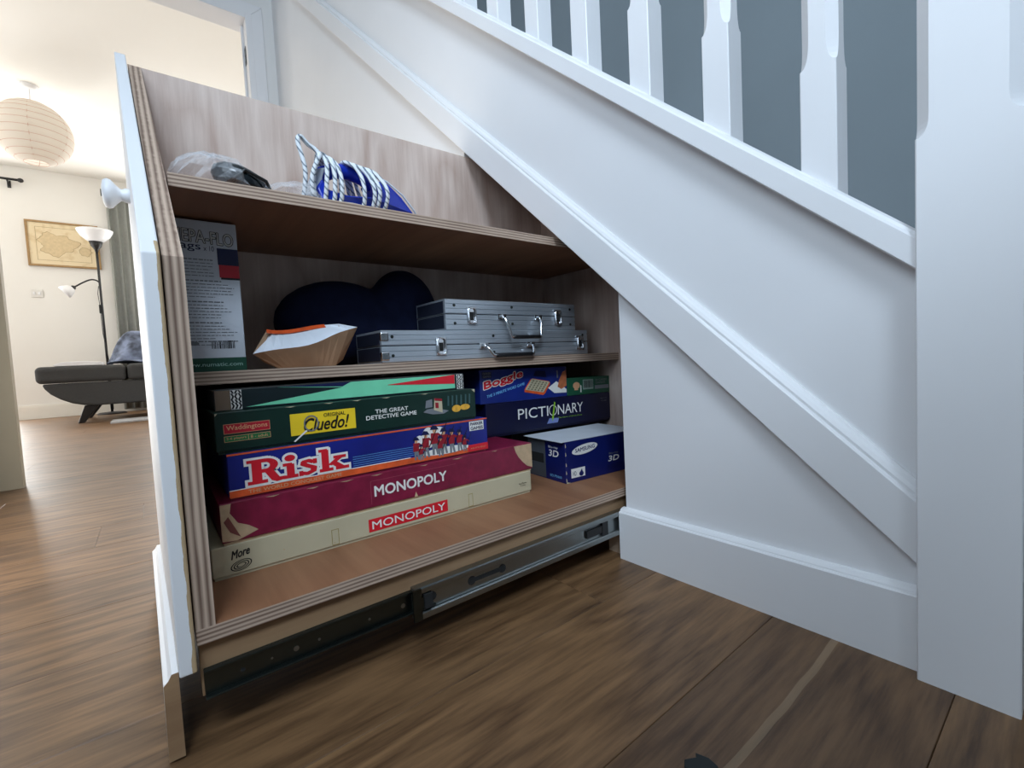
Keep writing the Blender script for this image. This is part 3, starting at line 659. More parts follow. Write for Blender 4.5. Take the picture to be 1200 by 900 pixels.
serif(yg(-.0640), yg(.1400), z0, z1)
txt(G, 'The Game of Quick Draw', yg(.0560), yg(.1370), .0205, .0240, INKLG, 2, 0, .2)
txt(G, 'ages 12', yg(.205), yg(.228), .055, .0585, INKGY, 2); txt(G, 'to adult', yg(.208), yg(.228), .049, .0525, INKGY, 2)
def ztop(y): return .2225+.0700+math.tan(TL)*(y+.1480)
H_ = carton('board_game_box', (-.2325, -.1590, ztop(-.1590)+.0006), .2490, .16, .0705, pc('bright_blue_card', (22, 42, 122), .38, var=.3, scale=9), 'bright blue word game box with red letters and lettered tray picture', tilt=TL, cat='game box', lid=False)
txt(H_, 'Boggle', .0100, .1130, .0260, .0450, INKW, 1.5, .13, 0, .0225, 'letter_outline', ref=0); txt(H_, 'Boggle', .0100, .1130, .0260, .0450, INKR, 2.6, .04, 0, .0225, ref=0)
txt(H_, 'THE 3 MINUTE WORD GAME', .0160, .1180, .0120, .0180, INKLB, 2, .012, 0, .0220)
rect(H_, .006, .030, .0530, .0660, INKDB, 1, 'maker_patch'); txt(H_, 'PARKER', .008, .028, .0605, .0650, INKGY, 2); txt(H_, 'GAMES', .008, .028, .0545, .0585, INKGY, 2)
poly(H_, [(.1180, .0180), (.1720, .0080), (.1780, .0110), (.1950, .0330), (.1930, .0370), (.1880, .0390), (.1420, .0470), (.1360, .0450), (.1180, .0240)], INKO, 1, 'tray_picture')
Tq = [(.1200, .0230), (.1730, .0140), (.1930, .0370), (.1400, .0465)]
poly(H_, Tq, IVORY, 2, 'tray_face')
LT = []
def bil(u, v):
    a = [Tq[0][i]*(1-u)+Tq[1][i]*u for i in (0, 1)]; b = [Tq[3][i]*(1-u)+Tq[2][i]*u for i in (0, 1)]
    return (a[0]*(1-v)+b[0]*v, a[1]*(1-v)+b[1]*v)
for iu in range(5):
    for iv in range(5):
        u = .08+iu*.18; v = .08+iv*.18; LT.append([bil(u, v), bil(u+.10, v), bil(u+.10, v+.05), bil(u, v+.05)]); LT.append([bil(u+.03, v), bil(u+.07, v), bil(u+.07, v+.12), bil(u+.03, v+.12)])
multi(H_, LT, pc('brown_ink', (96, 88, 70)), 3, 'tray_letters')
poly(H_, [(.1880, .0230), (.2080, .0100), (.2470, .0090), (.2470, .0170), (.2150, .0370)], INKW, 1, 'paper_picture')
poly(H_, [(.2180, .0240), (.2300, .0180), (.2470, .0250), (.2470, .0620), (.2360, .0580), (.2240, .0400)], pc('hand_ink', (190, 110, 70), var=.25, scale=90), 2, 'hand_picture')
poly(H_, [(.2160, .0620), (.2200, .0620), (.2210, .0450), (.2170, .0450)], INKGY, 1, 'pen_picture')
poly(H_, [(.145, .052), (.185, .047), (.180, .062), (.152, .064)], INKDB, 1, 'lid_picture')
I_ = carton('card_game_box', (-.2330, .0925, ztop(.0925)+.0006), .1520, .11, .0420, pc('bottle_green_card', (18, 84, 58), .45, var=.12), 'small dark green card box with barcode beside the bright blue word game', tilt=TL, cat='box', lid=False)
rect(I_, .0530, .0900, .0120, .0360, pc('pale_green_ink', (150, 170, 160)), 1, 'barcode_patch')
random.seed(5); P = []; y = .055
while y < .088:
    w_ = random.choice((.0006, .001, .0016)); P.append([(y, .0155), (y+w_, .0155), (y+w_, .0340), (y, .0340)]); y += w_+random.choice((.0007, .0011))
multi(I_, P, INKK, 2, 'barcode')
rect(I_, .0960, .1480, .0110, .0200, INKGY, 1, 'text_patch'); txt(I_, 'CONTENTS', .0980, .1350, .0240, .0290, INKGY, 1, .01); txt(I_, '54 CARDS', .0980, .1400, .0310, .0360, INKGY, 1, .01)
multi(I_, [ell(.030, .0230, .0120, .0085, 16), [(.022, .012), (.036, .012), (.034, .020), (.024, .020)]], INKP, 1, 'picture'); multi(I_, [[(.043, .006), (.047, .006), (.047, .022), (.044, .024)]], INKW, 1, 'figure')

# ================================================================== MIDDLE SHELF
ZM = .3864
Nb = carton('vacuum_bag_box', (-.270, -.6470, ZM), .0835, .10, .2210, pc('grey_white_box', (200, 206, 214), .45, var=.03), 'tall pale box of vacuum bags with green foot band at the left end', cat='box', lid=False)
rect(Nb, 0, .0835, .0, .0205, pc('box_green', (22, 74, 56)), 1, 'green_band'); txt(Nb, 'www.numatic.com', .0020, .0780, .0080, .0135, pc('pale_teal_ink', (150, 190, 178)), 2, .006)
txt(Nb, 'HEPA-FLO', .0030, .0780, .1900, .2080, INKK, 1.5, .035, 0, -.0035, 'letter_outline', ref=0); txt(Nb, 'HEPA-FLO', .0030, .0780, .1900, .2080, pc('pale_ink', (206, 208, 205)), 2.6, .0, 0, -.0035, ref=0)
txt(Nb, 'bags', .0020, .0365, .1760, .1900, INKDB, 1, .006, 0, -.001); txt(Nb, 'x 10', .0400, .0530, .1775, .1850, INKDB, 1)
rect(Nb, .0565, .0835, .1585, .1830, INKDB, 1, 'blue_print_block'); rect(Nb, .0575, .0835, .1400, .1585, pc('print_red', (196, 36, 52)), 1, 'red_print_block'); rect(Nb, .0590, .0835, .1370, .1400, INKK, 1, 'dark_print_line')
random.seed(3); bars = []; zt = .168
for k in range(26):
    zt -= .0046
    if k in (6, 12, 18): zt -= .003
    x1 = .0140+.03+random.random()*.034
    if zt > .134: x1 = min(x1, .050)
    h_ = .0011 if k % 6 else .0018
    yy_ = .0140
    while yy_ < x1:
        wl = .002+random.random()*.006; bars.append([(yy_, zt), (min(x1, yy_+wl), zt), (min(x1, yy_+wl), zt+h_), (yy_, zt+h_)]); yy_ += wl+.0012
multi(Nb, bars, INKGY, 1, 'small_print')
P = []; y = .0400
while y < .070:
    w_ = random.choice((.0006, .001, .0018)); P.append([(y, .0340), (y+w_, .0340), (y+w_, .0460), (y, .0460)]); y += w_+random.choice((.0006, .0012))
multi(Nb, P, INKK, 1, 'barcode')
multi(Nb, [ell(.019, .042, .006, .003, 12)], INKGY, 1, 'oval_mark')

# paper pouch
def crumple(mb, amp, seed):
    rnd = random.Random(seed); mb.v = [(p[0]+rnd.uniform(-amp, amp), p[1]+rnd.uniform(-amp, amp), p[2]+rnd.uniform(-amp, amp)) for p in mb.v]; return mb
PAPER = pm('white_paper', srgb(222, 228, 236), .6, var=.05, scale=25, bump=.3, bscale=40); KRAFT = pm('kraft_paper', srgb(176, 140, 108), .75, var=.1, scale=30, bump=.4, bscale=40)
pp = thing('paper_pouch', (-.25, -.49, ZM), 'crumpled white and brown paper pouch with orange strip, lying on the middle shelf', 'pouch')
n = 12
ridge = []; top = []; bot = []; back = []
for k in range(n+1):
    a = k/n; yy_ = -.068+.150*a; bulge = math.sin(math.pi*min(1, max(0, a)))**.6
    ridge.append((.022*bulge+.004, yy_+(.012 if a > .8 else 0)*(a-.8)*5, .024+.030*a*a+.010*a+.002*math.sin(9*a)))
    top.append((-.030*bulge, -.046+.118*a*.93, .060+.010*a-.002*math.sin(6*a)))
    bot.append((.006*bulge, -.034+.088*a, .0006+.0*a))
    back.append((-.075*bulge-.01, -.050+.12*a, .010+.030*bulge))
mb = MB(); mb.loft([top, ridge], cap=False)
mb = MB(); allv = top+ridge+bot+back; m1 = n+1; fs = []; ms = []
for k in range(n):
    for (r0, r1, mi) in ((0, 1, 0), (1, 2, 1), (2, 3, 1), (3, 0, 1)): fs.append((r0*m1+k, r0*m1+k+1, r1*m1+k+1, r1*m1+k)); ms.append(mi)
fs += [(0, m1, 2*m1, 3*m1), (n, m1+n, 2*m1+n, 3*m1+n)]; ms += [1, 1]
mb.add(allv, fs); mb.m[-len(fs):] = ms
mb.build('pouch_body', [PAPER, KRAFT], pp)
mb = MB(); rr_ = [[(t_[0]+.0012, t_[1], t_[2]+.0012) for t_ in top], [(t_[0]*.7+r_[0]*.3*.4+.0022, t_[1], t_[2]-.0045) for t_, r_ in zip(top, ridge)]]
fs = [(k, k+1, n+2+k, n+1+k) for k in range(n-2)]; mb.add(rr_[0]+rr_[1], fs); o = mb.build('orange_strip', INKO, pp); md = o.modifiers.new('s', 'SOLIDIFY'); md.thickness = .0008

# navy travel cushion: two joined lobes
CUSH = pm('navy_fleece', srgb(20, 26, 52), .95, var=.15, scale=60, bump=.3, bscale=200, spec=.2)
import bmesh
mball = MB()
def blob(cx, cy, cz, rx, ry, rz, n=16, mth=10):
    rings = []
    for j in range(mth+1):
        th = math.pi*j/mth; rings.append([(cx+rx*math.sin(th)*math.cos(2*math.pi*k/n), cy+ry*math.sin(th)*math.sin(2*math.pi*k/n), cz-rz*math.cos(th)) for k in range(n)])
    return rings
mball.loft(blob(-.398, -.375, .085+ZM, .062, .124, .085)); mball.loft(blob(-.398, -.238, .101+ZM, .062, .080, .101)); mball.loft(blob(-.398, -.30, .070+ZM, .057, .09, .070))
tr_ = bpy.data.objects.new  # noqa
cu = mball.build('travel_cushion', CUSH, None, origin=(-.40, -.33, ZM), smooth=True)
md = cu.modifiers.new('remesh', 'REMESH'); md.mode = 'VOXEL'; md.voxel_size = .006; md.use_smooth_shade = True
md = cu.modifiers.new('smooth', 'SMOOTH'); md.factor = .6; md.iterations = 8
tag(cu, 'plump navy fleece travel cushion with two lobes behind the paper pouch', 'cushion')

ENDC = pm('dark_end_cover', srgb(22, 27, 42), .5, var=.1)
def case(loc, Ln, H, D, label, latches, handle, hang, caps):
    t = thing('aluminium_case', loc, label, 'case', 'aluminium cases on the middle shelf')
    # ribbed frame profile in (x,z), extruded along y; lid and base
    def ribs(z0, z1, k):
        pts = [(-D, z0), (-.0015, z0), (0, z0+.0015)]
        for i in range(1, k):
            zz = z0+(z1-z0)*i/k; pts += [(0, zz-.0011), (-.0014, zz-.0006), (-.0014, zz+.0006), (0, zz+.0011)]
        return pts+[(0, z1-.0015), (-.0015, z1), (-D, z1)]
    zs = H*.52
    MB().prism(ribs(0, zs-.0008, 3), 1, 0, Ln).build('base_shell', ALU, t); MB().prism(ribs(zs+.0008, H, 3), 1, 0, Ln).build('lid_shell', ALU, t)
    mb = MB(); mb.box(-D+.004, -.003, .003, Ln-.003, zs-.001, zs+.001); mb.build('seam', DARKHOLE, t)
    mb = MB(); mb.box(-D+.006, -.006, -.0012, .004, .004, zs-.002); mb.box(-D+.006, -.006, -.0012, .004, zs+.002, H-.004); mb.build('end_cover', ENDC, t)
    for yy_ in latches:
        mb = MB(); mb.box(0, .0025, yy_-.011, yy_+.011, zs-.019, zs+.014); la = mb.build('latch', CHROME, t, bevel=.0008)
        MB().tube([(.0045, yy_-.008, zs-.014), (.0045, yy_-.008, zs+.008), (.0045, yy_-.005, zs+.012), (.0045, yy_+.005, zs+.012), (.0045, yy_+.008, zs+.008), (.0045, yy_+.008, zs-.014), (.0045, yy_+.005, zs-.018), (.0045, yy_-.005, zs-.018)], .0018, 8, closed=True).build('bail', CHROME, la, smooth=True)
        mb = MB(); mb.box(.002, .0035, yy_-.004, yy_+.004, zs-.012, zs+.004); mb.build('keyhole_plate', DARKHOLE, la)
    ha, hb = handle; zh = zs-.004
    hd = None
    pts = []
    for (fx_, fz) in ((0, 0), (.25, .1), (.45, .35), (.6, .75), (.7, 1)): pts.append((.006+hang[0]*fx_*1.4, ha+.010*fz, zh-hang[1]*fz))
    rgt = [(p[0], ha+hb-p[1], p[2]) for p in pts][::-1]
    mb = MB(); mb.tube(pts+rgt, .0030, 10); hd = mb.build('handle', CHROME, t, smooth=True)
    xg = pts[-1][0]; mb = MB(); mb.tube([(xg, ha+.014, zh-hang[1]), (xg+.001, ha+.018, zh-hang[1]-.0005), (xg+.001, hb-.018, zh-hang[1]-.0005), (xg, hb-.014, zh-hang[1])], .0042, 10); mb.build('grip', BLACKP, hd, smooth=True)
    for yy_ in (ha, hb):
        mb = MB(); mb.box(0, .003, yy_-.011, yy_+.011, zh-.006, zh+.006); mb.lathe([(.005, .003), (.005, .008), (0, .009)], (0, yy_, zh), 0, 12); mb.build('handle_mount', CHROME, hd, bevel=.0006)
    for yy_ in caps:
        for zz in (.004, H-.019):
            mb = MB(); s_ = 1 if yy_ < Ln/2 else -1; mb.prism([(-.014, -.001), (.002, -.001), (.002, .013), (-.014, .013)], 2, zz, zz+.0155)
            mb.v = [(p[0], yy_+s_*(p[1]-0.0) if s_ > 0 else Ln-p[1], p[2]) for p in mb.v]; mb.build('corner_cap', CHROME, t, bevel=.002)
    mb = MB()
    for yy_ in (.020, Ln-.016, Ln*.46):
        for zz in (H*.22, H*.8): mb.lathe([(.003, 0), (.0026, .0012), (0, .0016)], (0, yy_, zz), 0, 10)
    mb.build('rivet', STEEL, t)
    return t
case((-.215, -.3680, ZM+.0004), .516, .0565, .118, 'longer aluminium case with corner caps, lying directly on the middle shelf', (.115, .488), (.212, .335), (.016, .020), (0,))
case((-.216, -.2385, ZM+.0573), .348, .0590, .116, 'shorter aluminium case stacked on top of the longer one', (.058, .291), (.132, .232), (.014, .042), ())
mb = MB(); mb.tube([(-.300, -.262, .480), (-.285, -.248, .493), (-.262, -.237, .506), (-.255, -.232, .5045)], [.0045, .004, .0035, .002], 8)
# ================================================================== TOP SHELF
ZT = .6280
def film(name, rgb, alpha, rough=.12):
    m, t, b = nt(name); N = t.nodes; L = t.links
    b.inputs['Base Color'].default_value = rgb+(1,); b.inputs['Roughness'].default_value = rough
    tr = N.new('ShaderNodeBsdfTransparent'); mx = N.new('ShaderNodeMixShader'); lw = N.new('ShaderNodeLayerWeight'); lw.inputs[0].default_value = .35
    mr = N.new('ShaderNodeMapRange'); mr.inputs[3].default_value = alpha; mr.inputs[4].default_value = min(1, alpha+.4); L.new(lw.outputs['Facing'], mr.inputs[0])
    n = N.new('ShaderNodeTexNoise'); n.inputs['Scale'].default_value = 45; bp = N.new('ShaderNodeBump'); bp.inputs['Strength'].default_value = .6; bp.inputs['Distance'].default_value = .004
    tc = N.new('ShaderNodeTexCoord'); L.new(tc.outputs['Object'], n.inputs['Vector']); L.new(n.outputs[0], bp.inputs['Height']); L.new(bp.outputs[0], b.inputs['Normal'])
    L.new(mr.outputs[0], mx.inputs[0]); L.new(tr.outputs[0], mx.inputs[1]); L.new(b.outputs[0], mx.inputs[2]); L.new(mx.outputs[0], N['Material Output'].inputs[0])
    return m
FILM = film('clear_plastic_film', (.85, .87, .9), .10)
def wrap(name, c, rx, ry, rz, seed, label, cat):
    rnd = random.Random(seed); n, mth = 22, 9; rings = []
    for j in range(mth+1):
        th = math.pi*j/mth; ring = []
        for k in range(n):
            a = 2*math.pi*k/n; f = 1+rnd.uniform(-.13, .13)
            z = -rz*math.cos(th); z = max(z, -rz*.45)
            ring.append((rx*math.sin(th)*math.cos(a)*f, ry*math.sin(th)*math.sin(a)*f, z*(1+rnd.uniform(-.1, .1))))
        rings.append(ring)
    mb = MB(); mb.loft(rings); zmin = min(p[2] for p in mb.v); mb.v = [(p[0]+c[0], p[1]+c[1], p[2]-zmin+c[2]) for p in mb.v]
    o = mb.build(name, FILM, None, origin=c); return tag(o, label, cat)
wrap('plastic_bag', (-.215, -.594, ZT), .046, .050, .036, 4, 'crumpled clear plastic bag at the left end of the top shelf', 'bag')
wrap('plastic_wrap', (-.200, -.495, ZT), .035, .042, .020, 9, 'small heap of clear plastic wrap beside the coiled white cord', 'wrap')
# dark gadget inside the bag
mb = MB(); rnd = random.Random(2)
rings = blob(-.205, -.562, ZT+.022, .026, .036, .021, 14, 8); mb.loft([[(p[0], p[1], max(ZT+.002, p[2]+ (p[1]+.562)*-.25)) for p in r] for r in rings])
bk = mb.build('black_adapter', pm('glossy_black', srgb(26, 32, 36), .15, var=.1), None, origin=(-.205, -.562, ZT+.002), smooth=True); tag(bk, 'black glossy adapter wrapped inside the clear plastic bag', 'adapter')
MB().tube([(-.185, -.585, ZT+.006), (-.178, -.560, ZT+.030), (-.180, -.535, ZT+.020), (-.190, -.525, ZT+.004)], .0025, 8).build('cable', BLACKP, bk, smooth=True, world=True)

# blue iron lying on its sole, nose to the right, and its braided cord
IB = pm('blue_plastic', srgb(24, 50, 168), .22, var=.05); IG = pm('iron_grey', srgb(196, 204, 214), .4, var=.04)
ir = thing('steam_iron', (-.225, -.385, ZT), 'blue steam iron with open handle and pale sole, nose pointing right', 'iron')
# side view polygons in (y,z); origin y=-.385
mb = MB(); sole = [(-.080, -.042), (-.030, -.048), (.030, -.040), (.074, -.020), (.104, 0), (.074, .020), (.030, .040), (-.030, .048), (-.080, .042)]
mb.prism([(b, a) for a, b in sole], 2, .0005, .010); mb.build('sole_plate', pm('cream_sole', srgb(206, 196, 180), .4), ir, bevel=.001)
def tapered(profile, wf, name, mt, bev=.003):
    """profile (y,z); half width from wf(y,z)"""
    n = len(profile); mb = MB(); vs = [(wf(*p), p[0], p[1]) for p in profile]+[(-wf(*p), p[0], p[1]) for p in profile]
    mb.add(vs, [tuple(range(n)), tuple(range(n, 2*n))[::-1]]+[(i, n+i, n+(i+1) % n, (i+1) % n) for i in range(n)]); return mb.build(name, mt, ir, bevel=bev)
wf = lambda y, z: max(.003, min(.040, (.110-y)*.42))*(1-.55*min(1, z/.09))
body = [(-.072, .010), (.106, .010), (.094, .026), (.072, .046), (.044, .064), (.010, .062), (.026, .040), (.010, .030), (-.030, .026), (-.060, .030), (-.068, .046), (-.078, .030)]
tapered(body, wf, 'body', IB)
mb = MB(); mb.tube([(0, .022, .058), (0, .006, .069), (0, -.016, .075), (0, -.040, .073), (0, -.058, .064), (0, -.067, .048), (0, -.066, .032)], [.010, .011, .012, .012, .012, .012, .012], 12); mb.build('handle', IB, ir, smooth=True)
mb = MB(); mb.tube([(0.005, .106, .012), (.009, .094, .029), (.014, .072, .049), (.014, .044, .067), (.010, .010, .078)], .0016, 8); mb.build('silver_line', IG, ir, smooth=True)
mb = MB(); mb.lathe([(.008, 0), (.008, .008), (.006, .012), (0, .013)], (0, .046, .050), 2, 14); mb.build('spray_nozzle', IG, ir, smooth=True)
tapered([(-.086, .010), (-.070, .010), (-.066, .050), (-.060, .066), (-.072, .062), (-.084, .036)], lambda y, z: .026, 'rear_cover', IG)
# braided cord
m_, t_, b_ = nt('braided_cord'); N = t_.nodes; L = t_.links
tc = N.new('ShaderNodeTexCoord'); wv = N.new('ShaderNodeTexWave'); wv.inputs['Scale'].default_value = 55; wv.inputs['Distortion'].default_value = 3; wv.bands_direction = 'DIAGONAL'
L.new(tc.outputs['Object'], wv.inputs['Vector']); r_ = N.new('ShaderNodeValToRGB'); r_.color_ramp.elements[0].position = .12; r_.color_ramp.elements[1].position = .32
r_.color_ramp.elements[0].color = srgb(120, 130, 140)+(1,); r_.color_ramp.elements[1].color = srgb(222, 226, 230)+(1,)
L.new(wv.outputs[0], r_.inputs[0]); L.new(r_.outputs[0], b_.inputs['Base Color']); b_.inputs['Roughness'].default_value = .85; CORD = m_
def spl(pts, k=7):
    P = [Vector(p) for p in pts]; P = [P[0]*2-P[1]]+P+[P[-1]*2-P[-2]]; out = []
    for i in range(1, len(P)-2):
        for s_ in range(k):
            t = s_/k; out.append(.5*((2*P[i])+(-P[i-1]+P[i+1])*t+(2*P[i-1]-5*P[i]+4*P[i+1]-P[i+2])*t*t+(-P[i-1]+3*P[i]-3*P[i+1]+P[i+2])*t**3))
    return out+[P[-2]]
mb = MB(); rc = .0033
# one continuous cord wound over the handle, drawn as successive turns
turns = []
for q, (yt, yb) in enumerate(((-.056, -.068), (-.050, -.056), (-.046, -.046), (-.016, -.012), (-.008, .004), (-.002, .012), (.006, .024))):
    turns += [(.034, yb, .006), (.042+.002*q, yb+.002, .034), (.034, (yb*.5+yt*.5), .068), (.010, yt-.010, .090-.0015*q), (-.022, yt-.006, .082), (-.044, yb-.002, .040), (-.040, yb+.006, .008), (0, yb+.008, .0145)]
lead = [(.030, -.098, .006), (.036, -.094, .050), (.030, -.100, .092), (.024, -.094, .104), (.022, -.084, .096), (.024, -.070, .084), (.030, -.080, .050), (.036, -.084, .010)]
mb.tube(spl(lead, 6), rc, 8); mb.tube(spl([(.034, -.084, .006), (.040, -.086, .040), (.034, -.072, .076), (.012, -.060, .090), (0, -.045, .088)], 6), rc, 8)
mb.tube(spl(turns, 5), rc, 8)
mb.v = [(p[0]-.225, p[1]-.385, max(p[2]+ZT, ZT+.001)) for p in mb.v]
tag(mb.build('braided_cord', CORD, None, origin=(-.225, -.385, ZT+.001), smooth=True), 'white braided flex wound in loops around the blue iron', 'cord')

# ================================================================== FLOOR SCRAP
mb = MB(); pts = [(-.016, -.006), (-.010, .004), (-.013, .008), (-.002, .012), (.008, .010), (.016, .000), (.012, -.012), (0, -.016), (-.012, -.013)]
mb.prism(pts, 2, 0, .0025)
tag(mb.build('scrap', pm('dark_scrap', srgb(14, 24, 26), .6), None, bevel=.0008), 'dark torn scrap lying on the oak floor near the bottom edge', 'scrap')
bpy.data.objects['scrap'].location = (.3235, -.3130, .0002)

# ================================================================== LIVING ROOM
# sofa, chaise end seen from the hall
SOFA = pm('grey_upholstery', srgb(66, 66, 66), .9, var=.06, scale=60, bump=.2, bscale=300, spec=.3)
so = thing('chaise_sofa', (-5.65, -.75, 0), 'grey upholstered chaise sofa with curved base and dark splayed legs', 'sofa')
def rslab(y0, y1, z0, z1, x0, x1, r=.04, m=SOFA, name='seat_cushion'):
    mb = MB(); mb.box(x0, x1, y0, y1, z0, z1); return mb.build(name, m, so, world=True, bevel=r, seg=4, smooth=False)
rslab(-1.455, -.845, .375, .525, -6.05, -5.15); rslab(-.835, -.10, .375, .530, -6.05, -5.15)
prof = [(-1.42, .372), (-1.405, .33), (-1.37, .28), (-1.31, .23), (-1.24, .19), (-1.16, .165), (-1.08, .155), (-.10, .155), (-.10, .372)]
mb = MB(); mb.prism(prof, 0, -6.03, -5.17); mb.build('base', SOFA, so, world=True, bevel=.02, seg=3)
LEG = pm('dark_metal_leg', srgb(34, 32, 32), .3, .6)
for X in (-5.25, -5.95):
    mb = MB(); mb.prism([(-1.16, .158), (-1.06, .158), (-1.17, 0), (-1.215, 0)], 0, X-.035, X+.035); mb.build('leg', LEG, so, world=True, bevel=.003)
    mb = MB(); mb.prism([(-.25, .158), (-.15, .158), (-.10, 0), (-.145, 0)], 0, X-.035, X+.035); mb.build('leg', LEG, so, world=True, bevel=.003)
mb = MB(); mb.prism([(-.84, .50), (-.86, .62), (-.84, .74), (-.79, .82), (-.70, .845), (-.10, .845), (-.10, .50)], 0, -6.10, -5.80); mb.build('backrest', SOFA, so, world=True, bevel=.04, seg=3)
# throw draped over the backrest corner
TH, t_, b_ = nt('plaid_throw'); N = t_.nodes; L = t_.links
tc = N.new('ShaderNodeTexCoord'); ck = N.new('ShaderNodeTexNoise'); ck.inputs['Scale'].default_value = 9; ck.inputs['Detail'].default_value = 6; L.new(tc.outputs['Object'], ck.inputs['Vector'])
r_ = N.new('ShaderNodeValToRGB'); r_.color_ramp.elements[0].position = .38; r_.color_ramp.elements[1].position = .62; r_.color_ramp.elements[0].color = srgb(56, 60, 70)+(1,); r_.color_ramp.elements[1].color = srgb(118, 128, 152)+(1,)
L.new(ck.outputs[0], r_.inputs[0]); L.new(r_.outputs[0], b_.inputs['Base Color']); b_.inputs['Roughness'].default_value = .95
mb = MB(); rows = []
for j in range(26):
    a = j/25; row = []
    for k in range(24):
        y = -.975+.68*k/23; e = max(0, min(1, (y+.96)/.20)); crown = .345*math.sin(e*math.pi/2)**.8
        fold = .018*math.sin(16*y+5*a*3)*(.4+a)
        if a < .25: X = -6.12+.9*(a/.25)*.35; Z = .535+crown*(.85+.15*a/.25)
        elif a < .72: t = (a-.25)/.47; X = -5.80+.20*t; Z = .535+crown*(1-.97*t**1.15)
        else: t = (a-.72)/.28; X = -5.60+.25*t; Z = .538+.006*(1-t)
        row.append((X+fold*.8, y-.02*math.sin(7*a), max(.536, Z+fold*.5+.012)))
    rows.append(row)
vs = [p for r in rows for p in r]; fs = [(j*24+k, j*24+k+1, (j+1)*24+k+1, (j+1)*24+k) for j in range(25) for k in range(23)]
mb.add(vs, fs); th = mb.build('throw', TH, None, origin=(-5.7, -.7, .535), smooth=True); md = th.modifiers.new('s', 'SOLIDIFY'); md.thickness = .008; md.offset = 1
tag(th, 'crumpled blue grey throw draped over the sofa backrest', 'throw')
# pale folded paper and tablet on the chaise
mb = MB(); mb.prism([(-1.33, .527), (-1.01, .527), (-1.01, .556), (-1.14, .568), (-1.28, .562), (-1.34, .540)], 0, -5.50, -5.19); tag(mb.build('folded_cloth', pm('pale_cloth', (.8, .8, .82), .8), None, origin=(-5.4, -1.1, .527), bevel=.004), 'pale folded cloth lying flat on the chaise seat', 'cloth')
mb = MB(); mb.box(-5.85, -5.62, -1.18, -1.02, .527, .545); tag(mb.build('tablet', BLACKP, None, origin=(-5.73, -1.10, .527), bevel=.004), 'thin dark tablet behind the pale folded cloth on the chaise', 'tablet')
# rug
mb = MB(); mb.box(-5.14, -4.78, -.97, .55, .0, .012); rg = mb.build('rug', pm('grey_rug_weave', srgb(170, 170, 172), .95, var=.2, scale=70, bump=.5, bscale=200), None, origin=(-4.96, -.2, 0)); tag(rg, 'flat light grey rug in front of the sofa', 'rug')

# floor lamp with uplighter bowl and reading arm
LX = -6.33; k_ = 6.87/6.44
def ly(y): return -.684+(y+.684)*k_
def lz(z): return .382+(z-.382)*k_
LY = ly(-1.006)
la = thing('floor_lamp', (LX, LY, 0), 'black floor lamp with white uplighter bowl and small reading arm behind the sofa', 'lamp')
mb = MB(); mb.lathe([(.13, 0), (.13, .012), (.11, .02), (.02, .026), (0, .027)], (LX, LY, 0), 2, 28); mb.build('base', BLACKP, la, world=True, smooth=False)
mb = MB(); mb.tube([(LX, LY, .02), (LX, LY, lz(1.40)), (LX, LY, lz(1.76))], .0115, 12); mb.build('pole', BLACKP, la, world=True, smooth=True)
zb_ = lz(1.765)
mb = MB(); mb.lathe([(.012, -.09), (.018, -.06), (.045, -.02), (.060, .028), (0, .03)], (LX, LY, zb_+.03), 2, 24); mb.build('bowl_holder', BLACKP, la, world=True, smooth=True)
OPAL = pm('opal_shade', (.85, .85, .86), .35, var=.02)
mb = MB(); mb.lathe([(.055, 0), (.085, .02), (.125, .06), (.150, .105), (.158, .128), (.155, .128), (.146, .105), (.120, .065), (.08, .028), (.0, .012)], (LX, LY, zb_+.055), 2, 32); mb.build('bowl_shade', OPAL, la, world=True, smooth=True)
arm = [(LX, ly(-1.005), lz(1.36)), (LX, ly(-1.01), lz(1.402)), (LX, ly(-1.04), lz(1.425)), (LX, ly(-1.08), lz(1.424)), (LX, ly(-1.14), lz(1.390)), (LX, ly(-1.205), lz(1.342))]
ar = MB(); ar.tube(spl(arm, 5), .008, 10); ao = ar.build('reading_arm', BLACKP, la, world=True, smooth=True)
def sub(o, par=la): o.data.transform(Matrix.Translation(-Vector(par.location))); return o
p0 = Vector((LX, ly(-1.195), lz(1.350))); d_ = Vector((0, -.80, -.60)).normalized(); u_ = d_.cross(Vector((1, 0, 0)))
def cone(prof, mt, name):
    mb = MB(); rings = []
    for r, h in prof: rings.append([tuple(p0+d_*h+Vector((1, 0, 0))*r*math.cos(2*math.pi*k/20)+u_*r*math.sin(2*math.pi*k/20)) for k in range(20)])
    mb.loft(rings); return sub(mb.build(name, mt, ao, smooth=True))
cone([(.008, 0), (.022, .012), (.028, .03)], BLACKP, 'head_holder'); cone([(.026, .026), (.048, .05), (.064, .085), (.070, .118), (.066, .118), (.0, .07)], OPAL, 'head_shade')
mb = MB(); mb.box(LX-.012, LX+.016, LY-.026, LY-.010, lz(1.08), lz(1.17)); mb.build('switch', BLACKP, la, world=True, bevel=.004)
mb = MB(); mb.tube([(LX+.02, LY-.012, lz(1.36)), (LX+.02, LY-.024, lz(1.28)), (LX+.01, LY-.018, lz(1.17)), (LX+.01, LY-.016, lz(1.08)), (LX+.015, LY-.014, .9), (LX+.01, LY+.016, .6), (LX+.01, LY+.014, .05)], .003, 6); mb.build('flex', BLACKP, la, world=True, smooth=True)

